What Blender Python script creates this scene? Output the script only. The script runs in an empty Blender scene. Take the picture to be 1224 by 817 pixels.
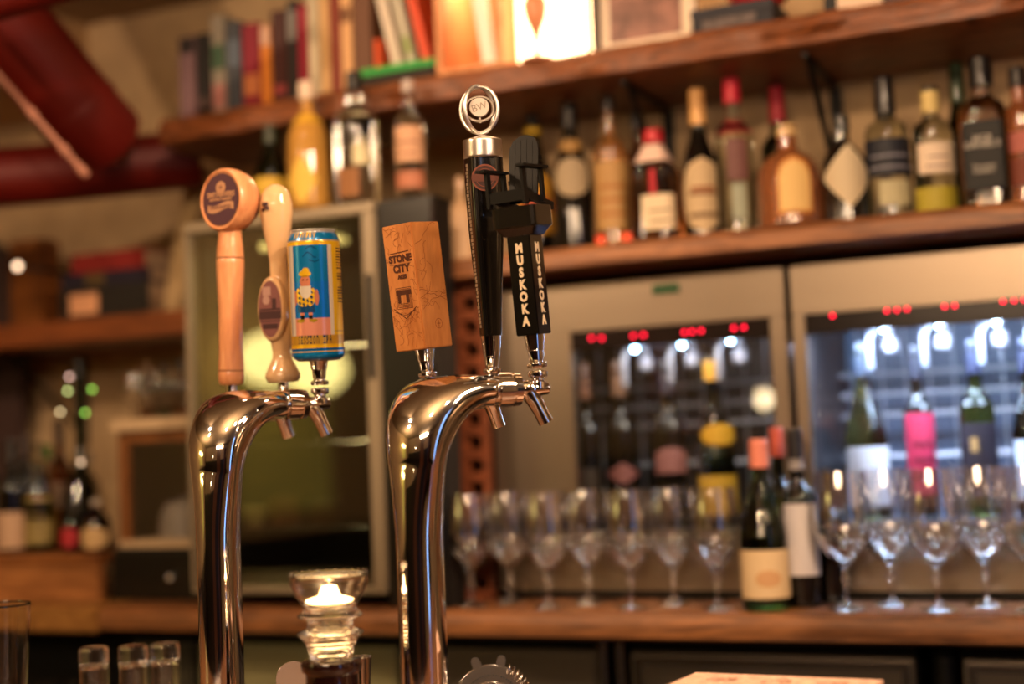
import bpy, bmesh, math, random
from math import sin, cos, pi, radians, sqrt, atan, atan2
from mathutils import Vector, Matrix
random.seed(7)
S = bpy.context.scene
COL = S.collection

# ------------------------------------------------------------------ camera
F = 1700.0; EYE = 1.22
hd, pt, rl = radians(114.1), radians(4.19), atan(.042)
fw = Vector((cos(pt)*cos(hd), cos(pt)*sin(hd), sin(pt)))
rt0 = Vector((sin(hd), -cos(hd), 0)); up0 = rt0.cross(fw)
rt = rt0*cos(rl) - up0*sin(rl); up = up0*cos(rl) + rt0*sin(rl)
CP = Vector((0, 0, EYE))
cam_d = bpy.data.cameras.new('camera'); cam = bpy.data.objects.new('camera', cam_d); COL.objects.link(cam)
m3 = Matrix((rt, up, -fw)).transposed()
cam.matrix_world = Matrix.Translation(CP) @ m3.to_4x4()
cam_d.sensor_width = 36; cam_d.lens = 36*F/1224; cam_d.clip_start = .05
cam_d.dof.use_dof = True; cam_d.dof.focus_distance = 1.74; cam_d.dof.aperture_fstop = 1.4
S.camera = cam

# ------------------------------------------------------------------ look, world, lights
S.view_settings.view_transform = 'Standard'; S.view_settings.look = 'None'
S.view_settings.gamma = 1; S.view_settings.use_curve_mapping = False
S.view_settings.exposure = 0.08
c = S.cycles
c.use_denoising = True; c.max_bounces = 12; c.transmission_bounces = 12; c.glossy_bounces = 6; c.diffuse_bounces = 4
c.transparent_max_bounces = 24; c.caustics_reflective = False; c.caustics_refractive = False
c.sample_clamp_indirect = 60.0; c.sample_clamp_direct = 0; c.blur_glossy = .1
w = bpy.data.worlds.new('world'); S.world = w; w.use_nodes = True
w.node_tree.nodes['Background'].inputs[0].default_value = (.30, .17, .09, 1)
w.node_tree.nodes['Background'].inputs[1].default_value = .12

WARM = (1.0, .68, .42)
def area(name, loc, to, size, power, col=WARM, sy=None):
    l = bpy.data.lights.new(name, 'AREA'); l.energy = power; l.color = col; l.size = size
    if sy: l.shape = 'RECTANGLE'; l.size_y = sy
    o = bpy.data.objects.new(name, l); COL.objects.link(o); o.location = loc
    o.rotation_euler = (Vector(to)-Vector(loc)).to_track_quat('-Z', 'Y').to_euler(); return o
def point(name, loc, power, col=WARM, r=.03):
    l = bpy.data.lights.new(name, 'POINT'); l.energy = power; l.color = col; l.shadow_soft_size = r
    o = bpy.data.objects.new(name, l); COL.objects.link(o); o.location = loc; return o
# small ceiling downlights over the stools and the bar: a row of narrow sources
def down(name, x, y, tx, ty, tz, power, r=.03, cone=110, col=WARM):
    l = bpy.data.lights.new(name, 'SPOT'); l.energy = power; l.color = col; l.shadow_soft_size = r; l.spot_size = radians(cone); l.spot_blend = .6
    o = bpy.data.objects.new(name, l); COL.objects.link(o); o.location = (x, y, 2.33)
    o.rotation_euler = (Vector((tx, ty, tz))-o.location).to_track_quat('-Z', 'Y').to_euler(); return o
down('ceiling_spot_over_stools', -.55, .15, -.8, 2.5, 1.2, 32)
down('ceiling_spot_over_stools', .05, .55, -.5, 2.5, 1.2, 28)
down('ceiling_spot_left', -2.0, .5, -1.9, 2.6, 1.2, 55)
down('ceiling_spot_right', .55, .75, -.75, 1.6, 1.35, 190, cone=50)
down('ceiling_spot_back_bar', -.35, 1.72, -.4, 2.5, 1.1, 15)
down('ceiling_spot_back_bar', -1.25, 1.72, -1.4, 2.5, 1.3, 18)
area('wall_wash_behind_guests', (-.3, -2.3, 2.2), (-.6, 2.5, 1.2), 1.6, 34, sy=.25)  # unseen fill lamp added behind the guests, lights the back bar from the front
area('ceiling_wash', (-.6, .35, 1.95), (-.6, .3, 2.4), .8, 28)  # unseen uplight added to brighten the ceiling that the steel mirrors
area('ceiling_wash_left', (-2.7, -.4, 1.9), (-2.7, -.5, 2.4), .8, 22)  # second upward fill lamp, added for the left part of the ceiling

# ------------------------------------------------------------------ pixel helpers (the photograph's frame -> the place)
def ray(px, py): return fw + rt*((px-612)/F) - up*((py-408.5)/F)
def onY(px, py, y):
    d = ray(px, py); return CP + d*(y/d.y)
def onZ(px, py, z):
    d = ray(px, py); return CP + d*((z-EYE)/d.z)
def onD(px, py, t): return CP + ray(px, py)*t
def proj(p):
    q = Vector(p)-CP; t = q.dot(fw); return 612+F*q.dot(rt)/t, 408.5-F*q.dot(up)/t, t
def xat(px, y, z):
    p = onY(px, 400, y)
    for _ in range(4):
        q = proj((p.x, y, z)); p.x += (px-q[0])*q[2]/F/max(.3, rt.x)
    return p.x

# ------------------------------------------------------------------ materials
def lin(h):
    h = h.lstrip('#'); r = []
    for i in (0, 2, 4):
        v = int(h[i:i+2], 16)/255; r.append(v/12.92 if v <= .04045 else ((v+.055)/1.055)**2.4)
    return (*r, 1)
MATS = {}
def mat(name, col='#808080', rough=.5, metal=0, trans=0, ior=1.45, emit=None, es=0, coat=0, bump=0, bscale=60, var=0, spec=.5, alpha=1):
    if name in MATS: return MATS[name]
    m = bpy.data.materials.new(name); m.use_nodes = True; nt = m.node_tree; b = nt.nodes['Principled BSDF']
    cc = lin(col) if isinstance(col, str) else (*col, 1)
    b.inputs['Base Color'].default_value = cc; b.inputs['Roughness'].default_value = rough
    b.inputs['Metallic'].default_value = metal; b.inputs['Transmission Weight'].default_value = trans
    b.inputs['IOR'].default_value = ior; b.inputs['Coat Weight'].default_value = coat
    b.inputs['Specular IOR Level'].default_value = spec
    b.inputs['Alpha'].default_value = alpha
    if emit: b.inputs['Emission Color'].default_value = lin(emit); b.inputs['Emission Strength'].default_value = es
    if bump or var:
        tc = nt.nodes.new('ShaderNodeTexCoord'); nz = nt.nodes.new('ShaderNodeTexNoise')
        nz.inputs['Scale'].default_value = bscale; nz.inputs['Detail'].default_value = 5
        nt.links.new(tc.outputs['Object'], nz.inputs['Vector'])
        if bump:
            bp = nt.nodes.new('ShaderNodeBump'); bp.inputs['Strength'].default_value = bump; bp.inputs['Distance'].default_value = .01
            nt.links.new(nz.outputs[0], bp.inputs['Height']); nt.links.new(bp.outputs[0], b.inputs['Normal'])
        if var:
            cr = nt.nodes.new('ShaderNodeValToRGB'); nt.links.new(nz.outputs[0], cr.inputs[0])
            cr.color_ramp.elements[0].position = .3; cr.color_ramp.elements[1].position = .7
            cr.color_ramp.elements[0].color = (*[v*(1-var) for v in cc[:3]], 1); cr.color_ramp.elements[1].color = (*[min(1, v*(1+var)) for v in cc[:3]], 1)
            nt.links.new(cr.outputs[0], b.inputs['Base Color'])
    MATS[name] = m; return m
def wood(name, c1, c2, scale=4, stretch=(1, 9, 9), rough=.45, ring=3.0, bump=.15, coat=0):
    if name in MATS: return MATS[name]
    m = bpy.data.materials.new(name); m.use_nodes = True; nt = m.node_tree; b = nt.nodes['Principled BSDF']
    b.inputs['Roughness'].default_value = rough; b.inputs['Coat Weight'].default_value = coat
    tc = nt.nodes.new('ShaderNodeTexCoord'); mp = nt.nodes.new('ShaderNodeMapping'); mp.inputs['Scale'].default_value = stretch
    n1 = nt.nodes.new('ShaderNodeTexNoise'); n1.inputs['Scale'].default_value = scale; n1.inputs['Detail'].default_value = 6; n1.inputs['Distortion'].default_value = ring
    n2 = nt.nodes.new('ShaderNodeTexNoise'); n2.inputs['Scale'].default_value = scale*6; n2.inputs['Detail'].default_value = 3
    mx = nt.nodes.new('ShaderNodeMath'); mx.operation = 'MULTIPLY_ADD'; mx.inputs[1].default_value = .35
    cr = nt.nodes.new('ShaderNodeValToRGB'); cr.color_ramp.elements[0].position = .42; cr.color_ramp.elements[1].position = .85
    cr.color_ramp.elements[0].color = lin(c1); cr.color_ramp.elements[1].color = lin(c2)
    L = nt.links.new
    L(tc.outputs['Object'], mp.inputs[0]); L(mp.outputs[0], n1.inputs['Vector']); L(mp.outputs[0], n2.inputs['Vector'])
    L(n2.outputs[0], mx.inputs[0]); L(n1.outputs[0], mx.inputs[2]); L(mx.outputs[0], cr.inputs[0]); L(cr.outputs[0], b.inputs['Base Color'])
    if bump:
        bp = nt.nodes.new('ShaderNodeBump'); bp.inputs['Strength'].default_value = bump; bp.inputs['Distance'].default_value = .004
        L(n1.outputs[0], bp.inputs['Height']); L(bp.outputs[0], b.inputs['Normal'])
    MATS[name] = m; return m
def painted(name, rough=.4, metal=0):
    m = bpy.data.materials.new(name); m.use_nodes = True; nt = m.node_tree; b = nt.nodes['Principled BSDF']
    a = nt.nodes.new('ShaderNodeAttribute'); a.attribute_name = 'paint'
    nt.links.new(a.outputs['Color'], b.inputs['Base Color']); b.inputs['Roughness'].default_value = rough; b.inputs['Metallic'].default_value = metal
    return m

CHROME = mat('polished_steel', (.88, .87, .86), .06, 1)
BRUSH = mat('brushed_steel', (.30, .24, .18), .36, 1, bump=.02, bscale=300)
STEEL = mat('satin_steel', (.58, .54, .50), .22, 1)
ALU = mat('aluminium_frame', '#94856f', .38, .35)
BLACK = mat('black_plastic', '#0d0b0a', .28, coat=.3)
MATTE = mat('matte_black', '#0c0a09', .6)
IRON = mat('black_iron', '#0b0908', .5, .3)
WOODC = wood('counter_oak', '#482812', '#8e5a30', 3.2, (1, 7, 7))
WOODS = wood('shelf_plank', '#553018', '#98623a', 3, (1, 8, 8))
WOODL = wood('live_edge_slab', '#33190b', '#8e5028', 4, (1.2, 6, 10), ring=5, bump=.6)
WOODT = wood('turned_maple', '#b87148', '#e0a070', 6, (6, 6, 1.2), .32, 1.0, .03, .3)
WOODB = wood('engraved_maple', '#b06a32', '#d89050', 7, (5, 5, 1), .45, .8, .03)
GLASS = mat('clear_glass', (1, 1, 1), .04, trans=1, ior=1.5, coat=1)
GLASS.node_tree.nodes['Principled BSDF'].inputs['Coat IOR'].default_value = 2.1; GLASS.node_tree.nodes['Principled BSDF'].inputs['Coat Roughness'].default_value = .04
CLEARG = mat('bar_glass', (1, 1, 1), .02, trans=1, ior=1.47)
def pane(name, tint, refl=.09):
    m = bpy.data.materials.new(name); m.use_nodes = True; nt = m.node_tree; nt.nodes.clear()
    o = nt.nodes.new('ShaderNodeOutputMaterial'); mx = nt.nodes.new('ShaderNodeMixShader'); t = nt.nodes.new('ShaderNodeBsdfTransparent'); g = nt.nodes.new('ShaderNodeBsdfGlossy')
    t.inputs[0].default_value = (*tint, 1); g.inputs['Roughness'].default_value = .01; mx.inputs[0].default_value = refl
    nt.links.new(t.outputs[0], mx.inputs[1]); nt.links.new(g.outputs[0], mx.inputs[2]); nt.links.new(mx.outputs[0], o.inputs[0]); return m
PANE = pane('door_glass', (.95, .97, .97)); SMOKED = pane('smoked_glass', (.62, .60, .52), .16)

# ------------------------------------------------------------------ mesh helpers
def BM(): return bmesh.new()
def box(bm, x0, x1, y0, y1, z0, z1, M=None):
    r = bmesh.ops.create_cube(bm, size=1, matrix=(M or Matrix()) @ Matrix.Translation(((x0+x1)/2, (y0+y1)/2, (z0+z1)/2)) @ Matrix.Diagonal((x1-x0, y1-y0, z1-z0, 1)))
    return r['verts']
def bev(bm, w=.002, seg=2, ang=.5):
    es = [e for e in bm.edges if len(e.link_faces) == 2 and e.calc_face_angle(0) > ang]
    if es: bmesh.ops.bevel(bm, geom=es, offset=w, segments=seg, affect='EDGES', clamp_overlap=True)
    return bm
def lathe(bm, prof, n=32, M=None, sx=1, sy=1, sq=2.0, close=True):
    """prof: (r, z) list from bottom to top; sq > 2 squares the section off"""
    rings = []; M = M or Matrix(); pf_ = [prof[0]]
    for p, q in zip(prof, prof[1:]):        # support rings keep the shading of long faces true
        L_ = sqrt((q[0]-p[0])**2+(q[1]-p[1])**2)
        if L_ > .012 and p[0] > 1e-6 and q[0] > 1e-6:
            e = .0018/L_; pf_ += [(p[0]+(q[0]-p[0])*f, p[1]+(q[1]-p[1])*f) for f in (e, 1-e)]
        pf_.append(q)
    for r, z in pf_:
        if r < 1e-6: rings.append([bm.verts.new(M @ Vector((0, 0, z)))]); continue
        ring = []
        for i in range(n):
            a = 2*pi*i/n; k = 1 if sq == 2 else (abs(cos(a))**sq+abs(sin(a))**sq)**(-1/sq)
            ring.append(bm.verts.new(M @ Vector((r*k*cos(a)*sx, r*k*sin(a)*sy, z))))
        rings.append(ring)
    for a, b in zip(rings, rings[1:]):
        if len(a) == 1 and len(b) == 1: continue
        for i in range(n):
            j = (i+1) % n
            if len(a) == 1: bm.faces.new((a[0], b[j], b[i]))
            elif len(b) == 1: bm.faces.new((a[i], a[j], b[0]))
            else: bm.faces.new((a[i], a[j], b[j], b[i]))
    if close:
        if len(rings[0]) > 1: bm.faces.new(list(reversed(rings[0])))
        if len(rings[-1]) > 1: bm.faces.new(rings[-1])
    return bm
def tube(bm, pts, rad, n=12, cap=True, closed=False):
    pts = [Vector(p) for p in pts]; N = len(pts)
    if not hasattr(rad, '__len__'): rad = [rad]*N
    rings = []; prev = None
    for i, p in enumerate(pts):
        if closed: d = pts[(i+1) % N]-pts[i-1]
        else: d = pts[min(i+1, N-1)]-pts[max(i-1, 0)]
        d.normalize()
        if prev is None:
            u = d.orthogonal().normalized()
        else:
            u = (prev - d*prev.dot(d)).normalized()
        prev = u; v = d.cross(u)
        rings.append([bm.verts.new(p+(u*cos(2*pi*k/n)+v*sin(2*pi*k/n))*rad[i]) for k in range(n)])
    prs = list(zip(rings, rings[1:]))
    for a, b in prs:
        for k in range(n): bm.faces.new((a[k], a[(k+1) % n], b[(k+1) % n], b[k]))
    if closed:
        a, b = rings[-1], rings[0]
        off = min(range(n), key=lambda o: (a[0].co-b[o].co).length)
        for k in range(n): bm.faces.new((a[k], a[(k+1) % n], b[(k+1+off) % n], b[(k+off) % n]))
    elif cap:
        bm.faces.new(list(reversed(rings[0]))); bm.faces.new(rings[-1])
    return bm
def cyl(bm, p, q, r, r2=None, n=24): return tube(bm, [p, q], [r, r if r2 is None else r2], n)
def prism(bm, poly, y0, y1, M=None):
    """poly in (x, z), extruded along y"""
    M = M or Matrix()
    a = [bm.verts.new(M @ Vector((x, y0, z))) for x, z in poly]; b = [bm.verts.new(M @ Vector((x, y1, z))) for x, z in poly]
    bm.faces.new(a); bm.faces.new(list(reversed(b)))
    for i in range(len(poly)):
        j = (i+1) % len(poly); bm.faces.new((a[j], a[i], b[i], b[j]))
    return bm
def obj(name, bm, m, parent=None, smooth=True, label=None):
    bmesh.ops.recalc_face_normals(bm, faces=bm.faces[:])
    me = bpy.data.meshes.new(name); bm.to_mesh(me); bm.free(); me.materials.append(m)
    if smooth:
        me.shade_smooth()
        try: me.set_sharp_from_angle(angle=radians(38))
        except Exception: pass
    o = bpy.data.objects.new(name, me); COL.objects.link(o); o.parent = parent
    if label: o['label'] = label
    return o
def tag(o, label, cat, group=None, kind=None):
    o['label'] = label; o['category'] = cat
    if group: o['group'] = group
    if kind: o['kind'] = kind
    return o
def thing(name, label, cat, loc=(0, 0, 0), rz=0, group=None, M=None):
    o = bpy.data.objects.new(name, None); COL.objects.link(o); o.empty_display_size = .02
    if M is not None: o.matrix_world = M
    else: o.location = loc; o.rotation_euler = (0, 0, rz)
    return tag(o, label, cat, group)
def struct(name, bm, m, label=None, smooth=False):
    o = obj(name, bm, m, smooth=smooth); o['kind'] = 'structure'
    if label: o['label'] = label
    return o
def sbox(name, x0, x1, y0, y1, z0, z1, m): return struct(name, bev(BMbox(x0, x1, y0, y1, z0, z1), .002, 1), m)
def BMbox(*a):
    bm = BM(); box(bm, *a); return bm
def copy_tree(o, parent=None):
    c2 = o.copy(); COL.objects.link(c2)
    if parent: c2.parent = parent
    for ch in list(o.children): copy_tree(ch, c2)
    return c2
def text(s, size, m, parent, M, name='lettering', ext=.0004, align='CENTER', sp=1.0, bold=0):
    cu = bpy.data.curves.new(name, 'FONT'); cu.body = s; cu.size = size; cu.extrude = ext; cu.align_x = align; cu.align_y = 'CENTER'
    cu.space_line = sp; cu.offset = bold; cu.resolution_u = 3
    t = bpy.data.objects.new(name+'_curve', cu); COL.objects.link(t)
    bpy.context.view_layer.update()
    me = bpy.data.meshes.new_from_object(t.evaluated_get(bpy.context.evaluated_depsgraph_get()))
    bpy.data.objects.remove(t); bpy.data.curves.remove(cu)
    me.materials.clear(); me.materials.append(m); me.transform(M)
    o = bpy.data.objects.new(name, me); COL.objects.link(o); o.parent = parent; return o
def frame(x, z, origin):
    """matrix whose local X, Z axes are the given directions"""
    x = Vector(x).normalized(); z = Vector(z).normalized(); y = z.cross(x).normalized(); x = y.cross(z)
    M = Matrix((x, y, z)).transposed().to_4x4(); M.translation = Vector(origin); return M

# ------------------------------------------------------------------ the room
WALL = mat('plaster_wall', '#bda07a', .85, bump=.15, bscale=18, var=.12)
CEIL = mat('ceiling_paint', '#a08a6c', .9, var=.08, bscale=4)
XL, XR, YB, YF, ZC = -3.9, 2.6, 2.98, -2.6, 2.40
sbox('floor', XL-.1, XR+.1, YF-.1, YB+.3, -.08, 0, mat('floor_tile', '#3a2417', .5, var=.2, bscale=3))
sbox('ceiling', XL-.1, XR+.1, YF-.1, YB+.3, ZC, ZC+.08, CEIL)
sbox('wall_back', XL-.1, XR+.1, YB, YB+.12, 0, ZC, WALL)
XS = xat(536, 2.5, 1.55)
sbox('wall_upper_back', XS, XR, 2.715, YB, 1.60, ZC, WALL)
sbox('wall_left', XL-.12, XL, YF-.1, YB, 0, ZC, WALL)
sbox('wall_right', XR, XR+.12, YF-.1, YB, 0, ZC, mat('guest_wall', '#b09a80', .8))
sbox('wall_front', XL, XR, YF-.12, YF, 0, ZC, mat('guest_wall', '#b09a80', .8))
xc = xat(105, YB, 2.38)
sbox('trim_1', XL, xc, 2.42, YB, 2.16, ZC-.001, mat('soffit_paint', '#b8956a', .85))

bm = BM(); box(bm, XR-.03, XR-.002, -.42, -.10, .25, 2.15); struct('window_1', bm, mat('evening_window', '#9fc4ff', .4, emit='#7fb4ff', es=2.2))  # unseen window added to put a blue stripe in the steel columns
bm = BM(); box(bm, XL+.002, XL+.03, -1.62, -.82, .95, 1.78); struct('window_2', bm, mat('lit_side_room', '#8a7a3a', .6, emit='#8a7634', es=.9))  # glowing panel added for the olive reflection in the cooler glass
for y_, z_ , lab in ((-.72, 1.66, 'round pale yellow paper lamp near the window of the left wall, nearer the bar'), (-1.10, 1.62, 'round pale yellow paper lamp near the window of the left wall, farther from the bar')):
    t = thing('paper_lamp', lab, 'lamp', (XL+.28, y_, z_), 0, 'paper lamps on the left wall')
    bm = BM(); bmesh.ops.create_uvsphere(bm, u_segments=28, v_segments=18, radius=.15, matrix=Matrix.Diagonal((1, 1, .8, 1))); obj('lamp_shade', bm, mat('paper_glow', '#fff0b0', .7, emit='#ffe890', es=7), t)
    bm = BM(); cyl(bm, (0, 0, .12), (0, 0, ZC-z_-.001), .003, n=8); obj('cord', bm, MATTE, t)
for y_, z0_ in ((1.85, .95), (.85, 1.2)):  # unseen warm lights added for bright streaks in the steel
    t = thing('wall_light', 'tall warm wall light on the right wall, ' + ('beside the back counter' if y_ > 1 else 'beside the blue window'), 'lamp', (XR-.05, y_, z0_), 0, 'wall lights on the right wall')
    bm = BM(); lathe(bm, [(0, 0), (.035, 0), (.035, .7), (0, .7)], 20); obj('glowing_tube', bm, mat('wall_light_glow', '#ffe2b8', .5, emit='#ffc080', es=5), t)
    bm = BM(); box(bm, .036, .048, -.05, .05, .1, .6); obj('back_plate', bm, IRON, t, False)

WN = mat('dark_wainscot', '#1c120c', .4)  # unseen dark panels added to give the steel dark streaks
sbox('trim_3', XL, XR, YF+.001, YF+.03, 0, 1.15, WN); sbox('trim_4', XR-.025, XR-.001, YF+.03, 2.3, 0, .22, WN); sbox('trim_5', XR-.025, XR-.001, .0, .7, 0, 1.9, WN); sbox('trim_6', XL+.001, XL+.02, YF+.03, 2.2, 0, .85, WN)
sbox('door_1', -.9, .1, YF+.031, YF+.07, 0, 2.05, mat('door_stain', '#5a3420', .35)); sbox('door_2', 1.3, 2.1, YF+.031, YF+.07, 0, 2.05, mat('door_stain'))  # unseen doors added only for the steel to reflect

# top shelf: rough live-edge slab
def slab(name, x0, x1, y0, y1, z0, z1, m, amp, label):
    bm = BM(); nx = 160; rows = []
    for i in range(nx+1):
        x = x0+(x1-x0)*i/nx; row = []
        w1 = amp*(sin(x*9)+.6*sin(x*23+1)+.4*sin(x*51))*.5+amp*random.uniform(-.25, .25)
        w2 = amp*(sin(x*7+2)+.6*sin(x*31))*.5+amp*random.uniform(-.25, .25)
        pts = [(y1, z0), (y0+.018, z0), (y0+w1*.4, z0+.008), (y0+w1, z0+(z1-z0)*.35), (y0+w2, z0+(z1-z0)*.62), (y0+w2+.003, z1-.010), (y0+.014+w2, z1), (y1, z1)]
        rows.append([bm.verts.new((x, y, z)) for y, z in pts])
    for a, b in zip(rows, rows[1:]):
        for k in range(8): bm.faces.new((a[k], a[(k+1) % 8], b[(k+1) % 8], b[k]))
    bm.faces.new(rows[0]); bm.faces.new(list(reversed(rows[-1])))
    o = obj(name, bm, m); return tag(o, label, 'shelf')
XT0 = xat(190, 2.42, 1.9)
slab('top_shelf', XT0, 1.2, 2.42, 2.712, 1.885, 1.945, WOODL, .010, 'thick rough-edged wooden slab shelf running along the top of the wall, carrying books and frames')
shelf2 = slab('bottle_shelf', XS, 1.2, 2.42, 2.712, 1.537, 1.583, WOODS, .002, 'long wooden shelf above the wine dispensers, carrying the liquor bottles')
counter = slab('back_counter', xat(118, 2.3, .9), 1.3, 2.30, 2.97, .88, .93, WOODC, .0015, 'long oiled wood back counter with the stemmed glasses standing on it')
co = obj('counter_end', bev(BMbox(XL+.01, xat(118, 2.3, .9)-.002, 2.30, 2.97, .88, .93), .004), wood('counter_end_oak', '#684018', '#a07038', 3, (6, 1, 6)))
tag(co, 'lighter coloured wooden counter section at the far left below the bottles', 'counter')

# ------------------------------------------------------------------ red ducts, top left
RED = mat('red_duct_paint', '#640e05', .5, .1, bump=.05, bscale=8, var=.1)
def duct(name, pts, r, label, extra=None):
    bm = BM(); tube(bm, pts, r, 40)
    o = obj(name, bm, RED); return tag(o, label, 'duct') if label else o
def arcpts(pts, n=8):
    """round the corners of a polyline"""
    pts = [Vector(p) for p in pts]; out = [pts[0]]
    for a, b, c2 in zip(pts, pts[1:], pts[2:]):
        d = min((a-b).length, (c2-b).length)*.45
        p, q = b+(a-b).normalized()*d, b+(c2-b).normalized()*d
        for i in range(n+1):
            t = i/n; out.append(p*(1-t)**2+b*2*t*(1-t)+q*t*t)
    out.append(pts[-1]); return out
Dd = 2.95
A0, A1, A2 = onD(-190, -210, Dd-.25), onD(98, 138, Dd), onD(150, 186, Dd+.1)
o = duct0 = duct('ventilation_duct', [A0, A0.lerp(A1, .5), A1, A1.lerp(A2, .6), A2], [.088, .088, .088, .082, .02], 'wide red-painted duct slanting down from the ceiling to a horizontal run at top left')
for k in (.55, .98):
    bm = BM(); p = A0.lerp(A1, k); d = (A1-A0).normalized(); tube(bm, [p-d*.006, p+d*.006], .0905, 40); obj('seam_ring', bm, RED, o)
hd_ = duct('horizontal_section', [onD(-160, 226, Dd+.14), onD(60, 207, Dd+.2), onD(236, 190, Dd+.3)], .066, None); hd_.parent = duct0
duct('ventilation_duct', [onD(-200, 62, 2.5), onD(-20, 2, 2.52), onD(150, -46, 2.55)], .040, 'dark red duct cut off by the top left edge of the photo')
bm = BM(); tube(bm, [onD(-120, -52, 2.62), onD(-5, 86, 2.68), onD(104, 210, 2.78)], .006, 12)
o = obj('conduit_pipe', bm, mat('pink_grey_pipe', '#c98e78', .4, .3)); tag(o, 'thin pale metal conduit running down along the slanting red duct', 'pipe')
bm = BM()
for k in (.35, .7, .9): 
    p = onD(-5, 86, 2.68).lerp(onD(104, 210, 2.78), k); q = p+(onD(104, 210, 2.78)-onD(-5, 86, 2.68)).normalized()*.02; cyl(bm, p, q, .009)
obj('coupling', bm, mat('pink_grey_pipe'), o)

# ------------------------------------------------------------------ book maker
def book(x0, x1, y0, z0, h, d, c1, label, group=None, lean=0, band=None, M=None, pages='#cbb48c', title=True):
    """spine faces -Y; origin at the lower left front of the spine"""
    wd = x1-x0; t = thing('book', label, 'book', (x0, y0, z0), 0, group)
    t.rotation_euler = (0, lean, 0)
    if M is not None: t.matrix_world = M
    cm = mat('cover_'+c1, c1, .5); bm = BM()
    box(bm, 0, .002, 0, d, 0, h); box(bm, wd-.002, wd, 0, d, 0, h)
    prism(bm, [(0, 0), (wd, 0), (wd, h), (0, h)], -.002, .002)
    obj('cover', bm, cm, t, False)
    bm = BM(); box(bm, .0022, wd-.0022, .0022, d-.004, .003, h-.003); obj('pages', bm, mat('paper_'+pages, pages, .9), t, False)
    if band:
        bm = BM()
        for f0, f1, cc in band:
            b2 = BM(); box(b2, wd*.06, wd*.94, -.0032, -.0018, h*f0, h*f1); obj('title_band', b2, mat('band_'+cc, cc, .5), t, False)
        bm.free()
    return t
ZT = 1.946
BK = [(216, 236, 44, '#705458', [(.80, .99, '#1c1210')], 'grey-purple book with a black spine top, leftmost on the top shelf'),
      (237, 253, 40, '#16100e', [(.1, .22, '#4c3a36')], 'black book second from the left on the top shelf'),
      (255, 272, 18, '#7d7466', [(.45, .7, '#34503a'), (.05, .3, '#9a6660')], 'pale book with a green patch on its spine on the top shelf'),
      (273, 291, 26, '#3c3f46', [(.5, .8, '#56606e')], 'slate blue book beside the maroon book on the top shelf'),
      (292, 313, 28, '#7c1c2c', [(.15, .4, '#b06a40')], 'maroon book with a small orange patch near its foot'),
      (314, 326, 30, '#c8782c', [(.75, .99, '#c9a48c')], 'slim orange book with a pale top on the top shelf'),
      (327, 345, 12, '#40201c', [(.1, .2, '#8a3a3a')], 'dark brown book right of the slim orange book'),
      (346, 358, 0, '#2c2624', [(.6, .9, '#74706c')], 'black and grey book above the amber bottle with the round stopper'),
      (359, 370, 6, '#902434', None, 'slim crimson book behind the round bottle stopper'),
      (371, 384, -14, '#b5a68a', [(.2, .5, '#d5c6a8')], 'tall cream book in the middle of the book row'),
      (385, 397, -8, '#c39a66', None, 'tan book between the cream and the rust red book'),
      (398, 409, -20, '#7a2a18', None, 'rust red book in the right half of the book row'),
      (410, 424, -10, '#cc9c6a', [(.7, .85, '#6a4426')], 'light tan book left of the brown book'),
      (425, 447, -24, '#603c24', None, 'wide brown book ending the upright book row')]
for a, b, ty, cc, band, lab in BK:
    x0, x1 = xat(a, 2.46, ZT), xat(b, 2.46, ZT); h = onY((a+b)/2, ty, 2.46).z-ZT
    book(x0+.0012, x1-.0012, 2.46, ZT, h, .17, cc, lab, 'upright books on the top shelf', 0, band)
# flat green box under leaning books
bx0, bx1 = xat(432, 2.44, ZT), xat(519, 2.44, ZT)
t = thing('game_box', 'flat dark box with a bright green lid edge lying on the top shelf', 'box', (bx0, 2.44, ZT))
wd = bx1-bx0
obj('box_base', bev(BMbox(0, wd, 0, .2, 0, .022)), mat('dark_brown_card', '#241a12', .7), t, False)
obj('lid', bev(BMbox(-.002, wd+.002, -.002, .202, .022, .037)), mat('green_card', '#1f9a3c', .5), t, False, 'bright green lid')
for k, (pa, cc, lab, wdt, hh) in enumerate([(464, '#cfc0ac', 'white leaning book, first of the books tilted over the green lid', .020, .19), (482, '#b9b29c', 'off-white leaning book in the middle over the green lid', .017, .19),
                                ]):
    x0 = xat(pa+6, 2.47, ZT+.04); book(x0, x0+wdt, 2.47, ZT+.0375+sin(.22)*wdt, hh, .16, cc, lab, 'leaning books on the green box', -.22, [(.1, .3, '#8b9a5a')] if k else None)
x0 = xat(506, 2.47, ZT+.04)
book(x0, x0+.017, 2.47, ZT+.0375+sin(.22)*.017, .20, .16, '#d2481e', 'orange-red leaning book beside the lit wooden box', 'leaning books on the green box', -.22)
x0 = xat(447, 2.47, ZT+.04)
book(x0+.004, x0+.016, 2.47, ZT+.0375, .065, .14, '#d2501e', 'small low orange book standing at the left end of the green lid', None)

# ------------------------------------------------------------------ lit box and lantern on the top shelf
def at_shelf(px, y=2.5, z=ZT): return Vector((xat(px, y, z), y, z))
x0, x1 = xat(522, 2.44, ZT), xat(612, 2.47, ZT)-.004
t = thing('wooden_crate', 'pale wooden crate standing open at the front beside the glowing lantern', 'crate', (x0, 2.44, ZT))
wd = x1-x0; CR = wood('crate_pine', '#b4703c', '#dc9c68', 4, (6, 6, 1), .6)
obj('side_panel', BMbox(0, .014, 0, .25, 0, .33), CR, t, False); obj('side_panel', BMbox(wd-.014, wd, 0, .25, 0, .33), CR, t, False)
obj('back_panel', BMbox(.014, wd-.014, .236, .25, 0, .33), CR, t, False); obj('bottom_panel', BMbox(.014, wd-.014, 0, .236, 0, .010), CR, t, False)
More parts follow.
